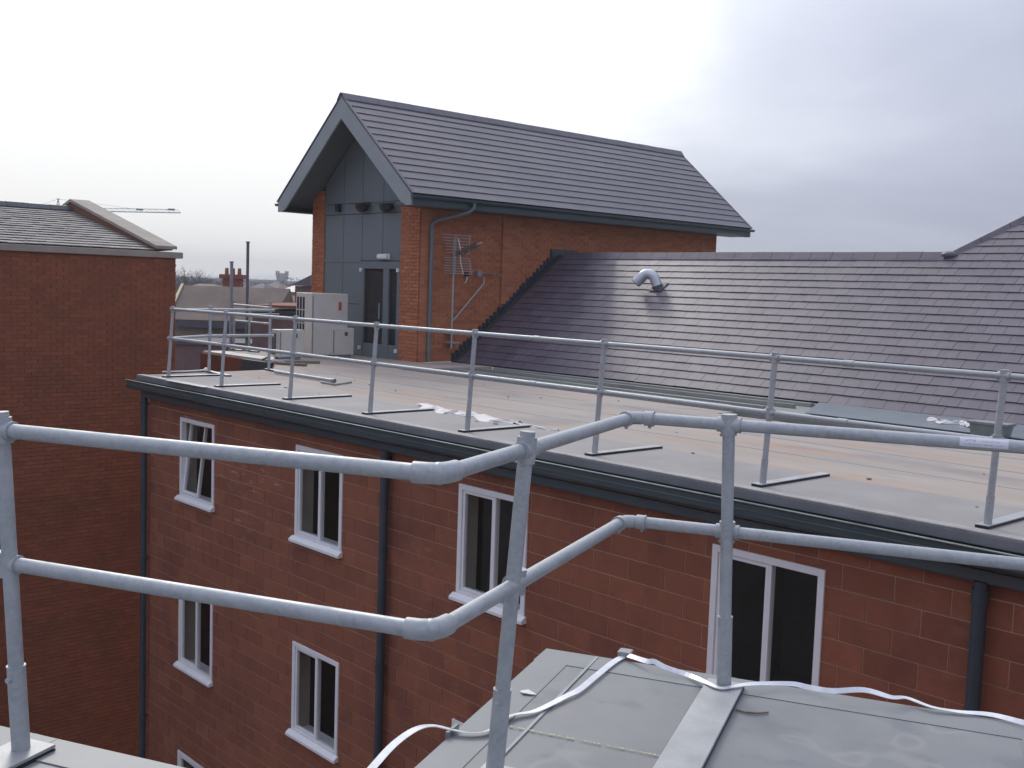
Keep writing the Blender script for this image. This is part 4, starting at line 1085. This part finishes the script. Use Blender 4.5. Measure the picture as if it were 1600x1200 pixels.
# chimney stack with pots
D = 52; c = hz(364, D); zb, zt = zat(364, 470, D), zat(364, 429, D)
t = empty('chimney_stack', (c.x, c.y, zb), 'red brick chimney stack with clay pots above the brown roof', 'chimney')
P(MB().obox(c-RT*.42-FW*.3+Vector((0, 0, zb)), RT*.84, FW*.6, (0, 0, zt-zb-.2)), 'stack', M_farbr, t)
P(MB().obox(c-RT*.56-FW*.4+Vector((0, 0, zt-.2)), RT*1.12, FW*.8, (0, 0, .2)), 'cap', M_farbr, t)
for i in range(3):
    q = c+RT*(-.3+.3*i); P(MB().tube([q+Vector((0, 0, zt)), q+Vector((0, 0, zt+.3))], .10, 8, r2=.08), 'chimney_pot', M_rtile, t)
for i, (px, y0, y1, D, lbl) in enumerate(((386.5, 480, 379, 36, 'tallest thin dark flue pole standing beyond the flat roof'), (361.5, 470, 410, 36, 'shorter grey flue pole in front of the red chimney stack'))):
    c = hz(px, D); t = empty('flue_pole', (c.x, c.y, zat(px, y0, D)), lbl, 'flue', 'flue poles beyond the roof')
    P(MB().tube([c+Vector((0, 0, -2)), c+Vector((0, 0, zat(px, y1, D)))], .05 if i == 0 else .055, 8), 'pole', M_crned if i == 0 else M_galvd, t)
    P(MB().tube([c+Vector((0, 0, zat(px, y1, D)-.0)), c+Vector((0, 0, zat(px, y1, D)+.03))], .075, 8), 'pole_cap', M_crned, t)
# church tower
D = 420; c = hz(440.5, D); zt = zat(440, 433, D); w2 = 1.75
t = empty('church_tower', (c.x, c.y, -8.7), 'distant square church tower with corner pinnacles on the skyline', 'church tower')
P(MB().obox(c-RT*w2-FW*w2+Vector((0, 0, -8.7)), RT*w2*2, FW*w2*2, (0, 0, zt+8.7)), 'tower', M_stone, t)
P(MB().obox(c-RT*(w2+.15)-FW*(w2+.15)+Vector((0, 0, zt+.002)), RT*(w2*2+.3), FW*(w2*2+.3), (0, 0, .5)), 'parapet', M_stone, t)
for sx in (-1, -.33, .33, 1):
    for sy in (-1, 1):
        q = c+RT*w2*sx+FW*w2*sy; h = 1.8 if abs(sx) == 1 else 1.0
        P(MB().obox(q-RT*.3-FW*.3+Vector((0, 0, zt+.505)), RT*.6, FW*.6, (0, 0, h)), 'pinnacle', M_stone, t)
P(MB().obox(c-RT*.5-FW*(w2+.05)+Vector((0, 0, zt-3.4)), RT*1.0, FW*.1, (0, 0, 2.2)), 'belfry_opening', M_crned, t)
# tower crane
D = 260
def K_(px, py): return at(px, py, D)
t = empty('tower_crane', (K_(92, 330).x, K_(92, 330).y, -8.7), 'distant pale tower crane with long horizontal jib above the left roof', 'crane')
j0, j1 = K_(20, 327.5), K_(282, 332.5)
m = MB(); up = Vector((0, 0, .75)); n = 30
m.tube([j0, j1], .14, 5); m.tube([j0+up, j0.lerp(j1, .97)+up], .08, 5)
for i in range(n): m.tube([j0.lerp(j1, i/n), j0.lerp(j1, (i+.5)/n)+up], .045, 4); m.tube([j0.lerp(j1, (i+.5)/n)+up, j0.lerp(j1, (i+1)/n)], .045, 4)
P(m, 'jib', M_crane, t)
ap = K_(91, 311); m = MB(); bs = K_(91, 328)
m.tube([ap, bs-RT*.6], .10, 5); m.tube([ap, bs+RT*.45], .10, 5); m.tube([ap-RT*.4, ap+RT*.4], .10, 5); m.tube([ap.lerp(bs, .5)-RT*.3, ap.lerp(bs, .5)+RT*.25], .07, 4)
P(m, 'apex_frame', M_crned, t)
m = MB(); m.tube([ap, K_(45, 326)], .045, 4); m.tube([ap, K_(155, 319), K_(222, 328)], .045, 4); P(m, 'tie_bar', M_crane, t)
ct_ = K_(109, 329); P(MB().obox(ct_-RT*1.0+Vector((0, 0, -.1)), RT*2.0, FW*1.2, (0, 0, .75)), 'control_cab', M_crned, t)
m = MB()
for sx in (-.7, .7):
    for sy in (-.7, .7): q = bs+RT*sx+FW*sy; m.tube([(q.x, q.y, -8.7), (q.x, q.y, bs.z)], .12, 4)
for i in range(12):
    z = -8.7+i*(bs.z+8.7)/12; z2 = z+(bs.z+8.7)/12; m.tube([(bs.x-.7*RT.x, bs.y-.7*RT.y, z), (bs.x+.7*RT.x, bs.y+.7*RT.y, z2)], .06, 4)
P(m, 'mast', M_crane, t)
for px in (218, 268): P(MB().obox(K_(px-5, 328.5)-FW*.3, RT*1.5, FW*.6, (0, 0, .4)), 'trolley', M_crned, t)

# trees
def bare_tree(c, H, label, seed):
    rnd = random.Random(seed); t = empty('bare_tree', c, label, 'tree', 'bare trees on the skyline')
    c = Vector(c); m = MB(); m.tube([c, c+Vector((.1, .1, H*.25)), c+Vector((0, .2, H*.5)), c+Vector((.1, 0, H*.8))], .24, 5, cap=False, r2=.05)
    P(m, 'trunk', M_bark, t); cb = MB()
    def twig(p, q, r):
        d = (q-p); sd = d.cross(Vector((rnd.uniform(-1, 1), rnd.uniform(-1, 1), .3))).normalized()*r
        cb.add([p-sd, p+sd, q], [(0, 1, 2)])
    for _ in range(46):
        b0 = c+Vector((0, 0, H*rnd.uniform(.25, .75))); az = rnd.uniform(0, 6.28); el = rnd.uniform(.1, 1.4)
        R = H*.36*rnd.uniform(.75, 1.05)
        tip = c+Vector((0, 0, H*.62))+Vector((math.cos(az)*math.cos(el), math.sin(az)*math.cos(el), math.sin(el)*1.02))*R
        cb.tube([b0, b0.lerp(tip, .5)+Vector((0, 0, .2)), tip], .06, 4, cap=False, r2=.015)
        for _ in range(26):
            p = b0.lerp(tip, rnd.uniform(.3, 1)); q = p+Vector((rnd.uniform(-1, 1), rnd.uniform(-1, 1), rnd.uniform(-.4, 1)))*H*.085
            twig(p, q, .022)
            for _ in range(2): w_ = q+Vector((rnd.uniform(-1, 1), rnd.uniform(-1, 1), rnd.uniform(-.5, .9)))*H*.05; twig(p.lerp(q, .6), w_, .016)
    P(cb, 'crown', M_bark, t)
specs = [(298, 418, 160, 'largest round crowned bare tree left on the skyline'), (285, 427, 175, 'bare tree just right of the tall brown brick wall'), (316, 427, 190, 'bare tree on the right shoulder of the largest bare tree'),
         (342, 434, 200, 'small bare tree left of the red chimney stack'), (330, 436, 230, 'smallest bare tree in the dip left of the chimney stack'), (352, 434, 210, 'bare tree close against the left side of the chimney stack'), (404, 437, 240, 'low bare tree just right of the tall flue pole'),
         (419, 438, 260, 'low bare tree midway between tall flue pole and church tower'), (455, 438, 250, 'low bare tree right of the church tower')]
for i, (px, py, D, lbl) in enumerate(specs):
    c = hz(px, D); H = zat(px, py, D)+8.7
    bare_tree((c.x, c.y, -8.7), H, lbl, i+3)
# far wooded belt
m = MB(); rnd = random.Random(11)
for i in range(9000):
    px = rnd.uniform(-500, 1500); D = rnd.uniform(280, 760); c = hz(px, D); top_ = 1.0+2.6*(.5+.5*math.sin(px*.045)*math.sin(px*.013+2))*D/500
    z = -8+(top_+8)*rnd.random()**.6; r = rnd.uniform(.5, 1.2)
    p = c+Vector((0, 0, z)); a_ = [Vector((rnd.uniform(-r, r), rnd.uniform(-r, r), rnd.uniform(-r*.7, r*.7))) for _ in range(3)]
    m.add([p+q for q in a_], [(0, 1, 2)])
for i in range(60):
    px = -500+2000*i/60; D = 780; c0_ = hz(px, D); c1_ = hz(px+36, D); m.prism([c0_+Vector((0, 0, -8.7)), c1_+Vector((0, 0, -8.7)), c1_+Vector((0, 0, 1.2+rnd.uniform(-.4, 1.2))), c0_.lerp(c1_, .5)+Vector((0, 0, 2.0+rnd.uniform(-.3, 1.6))), c0_+Vector((0, 0, 1.2+rnd.uniform(-.4, 1.2)))], FW*30)
tag(m.build('distant_woodland', M_bark), 'hazy leafless woodland along the horizon behind the town', 'woodland', kind='stuff')

# ================================================================== thin haze of the overcast day
hm = bpy.data.materials.new('haze'); hm.use_nodes = True; hm.node_tree.nodes.clear()
ho = hm.node_tree.nodes.new('ShaderNodeOutputMaterial'); hv = hm.node_tree.nodes.new('ShaderNodeVolumePrincipled')
hv.inputs['Color'].default_value = (.97, .99, 1, 1); hv.inputs['Density'].default_value = .0008
hm.node_tree.links.new(hv.outputs[0], ho.inputs['Volume'])
o = MB().box(-1200, 1200, -1200, 1200, -9.8, 26).build('haze', hm); tag(o, kind='stuff')
